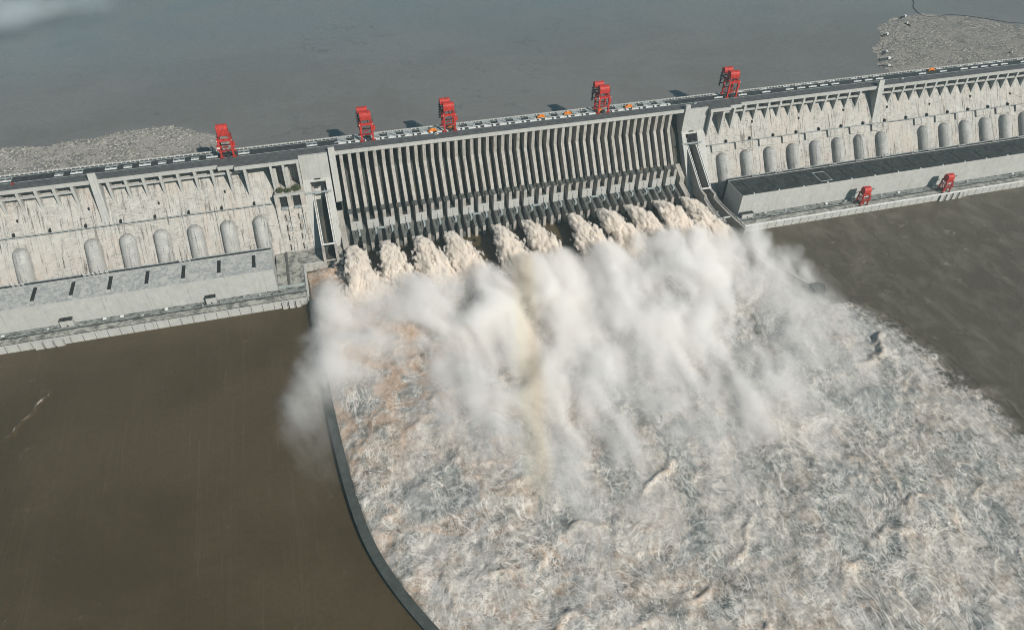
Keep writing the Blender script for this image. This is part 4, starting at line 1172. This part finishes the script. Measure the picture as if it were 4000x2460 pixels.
# each jet feeds a plume that is blown down-stream; height and thickness maps over the basin
Hm = np.zeros_like(X2); Dm = np.zeros_like(X2)
for j, (jx, st, ln, hh_) in enumerate(((-231,1.2,110,38),(-189,1.8,165,46),(-147,1.6,160,44),(-105,1.9,170,48),(-42,1.8,175,46),(0,1.3,120,44),(63,1.8,165,46),(105,1.6,160,46),(147,1.8,165,48),(189,1.6,140,46),(231,1.4,115,42))):
    d_ = -(Y2 + 150); dd = np.clip(d_, 0, None)
    kd_ = 0.28 - (jx+231)/462*0.60; xc_ = jx + 12 + kd_*dd
    wd_ = 20 + 0.13*dd
    g = np.exp(-((X2-xc_)/wd_)**2) * sstep(-26, 16, d_) * np.exp(-(dd/ln)**1.35)
    Dm += st*g
    near_ = np.exp(-((X2-jx-7)/(11+0.10*np.clip(-(Y2+70), 0, 90)))**2)*sstep(-78, -100, Y2)*(1-sstep(-150, -190, Y2)); Dm += 0.18*near_; Hm = np.maximum(Hm, 27*near_**0.5)
    Hm = np.maximum(Hm, hh_*np.exp(-((X2-xc_)/(wd_*1.7))**2) * sstep(-30, 20, d_) * np.exp(-(dd/(ln*1.9))**2))
for (cx, cy, rx, ry, h, d_) in ((-266,-182,24,45,40,1.2),(-274,-238,24,50,38,1.05),(-284,-275,22,42,34,0.45),(-300,-295,22,45,30,0.22),(-314,-330,26,45,28,0.12),(-305,-400,34,70,26,0.06),(-235,-250,34,60,36,0.6),(-92,-400,20,50,20,0.16),(-112,-460,18,50,16,0.14),  # last two puffs here added to carry the painted rainbow further down
    (268,-195,30,36,38,0.9),(290,-240,34,40,36,0.85),(270,-310,50,60,32,0.5),(150,-390,100,80,28,0.34),(20,-400,130,90,26,0.30),(-130,-360,90,70,26,0.26),(230,-400,60,60,22,0.12)):
    g = blob(cx, cy, rx, ry); Hm = np.maximum(Hm, h*g**0.5); Dm = Dm + d_*g
low_ = sstep(-540, -440, Y2)*sstep(-170, -240, Y2)*sstep(-190, -90, X2)*(1-sstep(230, 340, X2+0.25*(Y2+300)))
Dm = np.clip(Dm + 0.20*low_, 0, 1.7); Hm = np.maximum(Hm, 24*low_)
X3 = X2[:, :, None]; Y3 = Y2[:, :, None]; Z3 = az_[None, None, :]
X3, Y3, Z3 = np.broadcast_arrays(X3, Y3, Z3)
# billows, combed a little along the drift
ca, sa = math.cos(-1.22), math.sin(-1.22)
U = -Y3; W = X3 - (0.28 - (X3+231)/462*0.60)*(-Y3-142)
w1 = 1.1*perlin(X3*0.015, Y3*0.015, Z3*0.03); w2 = 0.9*perlin(X3*0.02+40, Y3*0.02, Z3*0.03)
n1 = fbm(U*0.012+w1*0.4, W*0.022+w2*0.5, Z3*0.03, octaves=2)
n2 = fbm(U*0.034+5+w1*0.6, W*0.050+w2*0.7, Z3*0.06, octaves=6, gain=0.70)
n3 = fbm(U*0.06+9+w2, W*0.075+w1, Z3*0.09, octaves=4, gain=0.6, billow=True)
H3 = Hm[:, :, None]
top = H3*(0.92 + 0.75*n1 + 0.35*n2)
prof_ = np.clip((top - Z3)/(0.55*H3 + 4), 0, 1)
body_ = prof_*Dm[:, :, None]
dens = np.clip(body_*(1.0 + 0.9*n1) + 1.25*(n2 - 0.18*n3 + 0.0)*np.minimum(1, body_*1.5) + 0.03*body_, 0, 1.8)
dens *= sstep(0.0, 0.12, dens)
bx_ = np.minimum(np.minimum(X3-mx0, mx1-X3), np.minimum(np.minimum(Y3-my0, my1-Y3), mz1-Z3))
dens = dens*sstep(0, 15, bx_)*sstep(-72, -84, Y3)
dens = np.where((X3 < -276) & (Y3 > -200), dens*sstep(-300, -280, X3), dens)
dens = dens.astype(np.float32)
# the density lattice is carried by a point mesh and turned into a fog volume by geometry nodes
me = D.meshes.new('mist'); N = dens.size
me.vertices.add(N)
cc_ = np.zeros((N, 3), np.float32); cc_[:, 0] = X3.ravel(); cc_[:, 1] = Y3.ravel(); cc_[:, 2] = Z3.ravel()
me.vertices.foreach_set('co', cc_.ravel())
a = me.attributes.new('d', 'FLOAT', 'POINT'); a.data.foreach_set('value', dens.ravel())
mist = D.objects.new('mist', me); COL.objects.link(mist); mist['kind'] = 'stuff'
tag(mist, 'white cloud of spray drifting over the spillway basin', 'mist')
t = NT('spray_mist')
pv = t.n('ShaderNodeVolumePrincipled')
pv.inputs['Color'].default_value = (0.985, 0.98, 0.975, 1)
pv.inputs['Density'].default_value = 0.060; pv.inputs['Anisotropy'].default_value = 0.0
# rainbow painted into the mist's scattering colour: a fixed band, yellow-green to orange
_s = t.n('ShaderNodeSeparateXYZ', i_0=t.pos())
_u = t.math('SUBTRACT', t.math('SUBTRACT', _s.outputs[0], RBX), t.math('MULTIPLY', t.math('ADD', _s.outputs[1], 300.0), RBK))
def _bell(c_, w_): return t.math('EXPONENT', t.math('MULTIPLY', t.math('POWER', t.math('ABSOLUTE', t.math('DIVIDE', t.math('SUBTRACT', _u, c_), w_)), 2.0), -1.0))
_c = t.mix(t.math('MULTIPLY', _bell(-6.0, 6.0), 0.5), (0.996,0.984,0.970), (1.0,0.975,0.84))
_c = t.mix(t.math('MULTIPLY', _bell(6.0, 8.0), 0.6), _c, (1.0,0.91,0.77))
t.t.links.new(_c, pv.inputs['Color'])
t.t.links.new(pv.outputs[0], t.out.inputs['Volume'])
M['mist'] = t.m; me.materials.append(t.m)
def attach_fog(ob, mat, ox, oy, oz, vx, n_x, n_y, n_z):
    ng = D.node_groups.new('fog_lattice', 'GeometryNodeTree')
    ng.interface.new_socket('Geometry', in_out='INPUT', socket_type='NodeSocketGeometry')
    ng.interface.new_socket('Geometry', in_out='OUTPUT', socket_type='NodeSocketGeometry')
    N_ = ng.nodes; LK = ng.links
    gi = N_.new('NodeGroupInput'); go = N_.new('NodeGroupOutput')
    at = N_.new('GeometryNodeInputNamedAttribute'); at.data_type = 'FLOAT'; at.inputs['Name'].default_value = 'd'
    ps = N_.new('GeometryNodeInputPosition'); sp = N_.new('ShaderNodeSeparateXYZ'); LK.new(ps.outputs[0], sp.inputs[0])
    def mth(op, a, b):
        m = N_.new('ShaderNodeMath'); m.operation = op
        for i, v in enumerate((a, b)):
            if isinstance(v, bpy.types.NodeSocket): LK.new(v, m.inputs[i])
            elif v is not None: m.inputs[i].default_value = v
        return m.outputs[0]
    def idx(sock, org): return mth('FLOOR', mth('DIVIDE', mth('SUBTRACT', sock, org-vx*0.5), vx), None)
    ii = mth('ADD', mth('ADD', mth('MULTIPLY', idx(sp.outputs[0], ox), float(n_y*n_z)), mth('MULTIPLY', idx(sp.outputs[1], oy), float(n_z))), idx(sp.outputs[2], oz))
    sm = N_.new('GeometryNodeSampleIndex'); sm.data_type = 'FLOAT'; sm.domain = 'POINT'; sm.clamp = True
    LK.new(gi.outputs[0], sm.inputs[0]); LK.new(at.outputs[0], sm.inputs[1]); LK.new(ii, sm.inputs['Index'])
    vc = N_.new('GeometryNodeVolumeCube')
    LK.new(sm.outputs[0], vc.inputs['Density'])
    vc.inputs['Min'].default_value = (ox, oy, oz); vc.inputs['Max'].default_value = (ox+vx*(n_x-1), oy+vx*(n_y-1), oz+vx*(n_z-1))
    vc.inputs['Resolution X'].default_value = n_x; vc.inputs['Resolution Y'].default_value = n_y; vc.inputs['Resolution Z'].default_value = n_z
    stm = N_.new('GeometryNodeSetMaterial'); stm.inputs['Material'].default_value = mat
    LK.new(vc.outputs[0], stm.inputs[0]); LK.new(stm.outputs[0], go.inputs[0])
    md = ob.modifiers.new('fog', 'NODES'); md.node_group = ng
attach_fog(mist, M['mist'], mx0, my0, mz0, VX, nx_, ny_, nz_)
me = D.meshes.new('jet_spray'); me.vertices.add(jd.size)
me.vertices.foreach_set('co', np.stack([JX3.ravel(), JY3.ravel(), JZ3.ravel()], -1).astype(np.float32).ravel())
a = me.attributes.new('d', 'FLOAT', 'POINT'); a.data.foreach_set('value', jd.ravel())
jo = D.objects.new('jet_spray', me); COL.objects.link(jo); jo['kind'] = 'stuff'; tag(jo, 'dense cream coloured spray torn off the spouting jets', 'spray')
t = NT('torn_spray'); pv = t.n('ShaderNodeVolumePrincipled'); pv.inputs['Density'].default_value = 0.9
pv.inputs['Color'].default_value = (0.982, 0.945, 0.895, 1)
t.t.links.new(pv.outputs[0], t.out.inputs['Volume']); me.materials.append(t.m)
attach_fog(jo, t.m, float(jax[0]), float(jay[0]), float(jaz[0]), VJ, len(jax), len(jay), len(jaz))

hz_ = MB().box(-7000, 7000, -7000, 9500, -31, 640).build('haze', M['white']); hz_['kind'] = 'stuff'; tag(hz_, 'thin teal haze in the air over the river and the dam', 'haze')
t = NT('air_haze')
pv = t.n('ShaderNodeVolumePrincipled')
pv.inputs['Color'].default_value = (0.70, 0.92, 1.0, 1); pv.inputs['Density'].default_value = 0.00005; pv.inputs['Anisotropy'].default_value = 0.0
t.t.links.new(pv.outputs[0], t.out.inputs['Volume']); hz_.data.materials[0] = t.m
VW = 9.0; wax = -880 + VW*np.arange(56); way = 380 + VW*np.arange(44); waz = 92 + VW*np.arange(9)
WX, WY, WZ = np.meshgrid(wax, way, waz, indexing='ij')
wq = np.exp(-((WX+665)/120)**2 - ((WY-575)/80)**2 - ((WZ-128)/24)**2)
wd = np.clip(wq*(0.9 + 2.2*fbm(WX*0.012, WY*0.016, WZ*0.02, octaves=4)) - 0.25, 0, 1).astype(np.float32)
me = D.meshes.new('cloud_wisp'); me.vertices.add(wd.size)
cc_ = np.stack([WX.ravel(), WY.ravel(), WZ.ravel()], -1).astype(np.float32); me.vertices.foreach_set('co', cc_.ravel())
a = me.attributes.new('d', 'FLOAT', 'POINT'); a.data.foreach_set('value', wd.ravel())
wo = D.objects.new('cloud_wisp', me); COL.objects.link(wo); wo['kind'] = 'stuff'; tag(wo, 'pale wisp of low cloud over the far left of the reservoir', 'cloud')
t = NT('cloud_vapour'); pv = t.n('ShaderNodeVolumePrincipled'); pv.inputs['Color'].default_value = (0.9, 0.97, 1, 1); pv.inputs['Density'].default_value = 0.012
t.t.links.new(pv.outputs[0], t.out.inputs['Volume']); me.materials.append(t.m)
attach_fog(wo, t.m, -880, 380, 92, VW, 56, 44, 9)
# ---------------------------------------------------------------- render settings
cy = SC.cycles
cy.use_denoising = True
SC.cycles.filter_width = 1.0
cy.max_bounces = 14; cy.diffuse_bounces = 1; cy.glossy_bounces = 2; cy.transmission_bounces = 0; cy.volume_bounces = 12; cy.transparent_max_bounces = 8
cy.volume_step_rate = 1.0; cy.volume_max_steps = 256
cy.use_adaptive_sampling = True; cy.adaptive_threshold = 0.02
print('mist lattice', nx_, ny_, nz_, N)
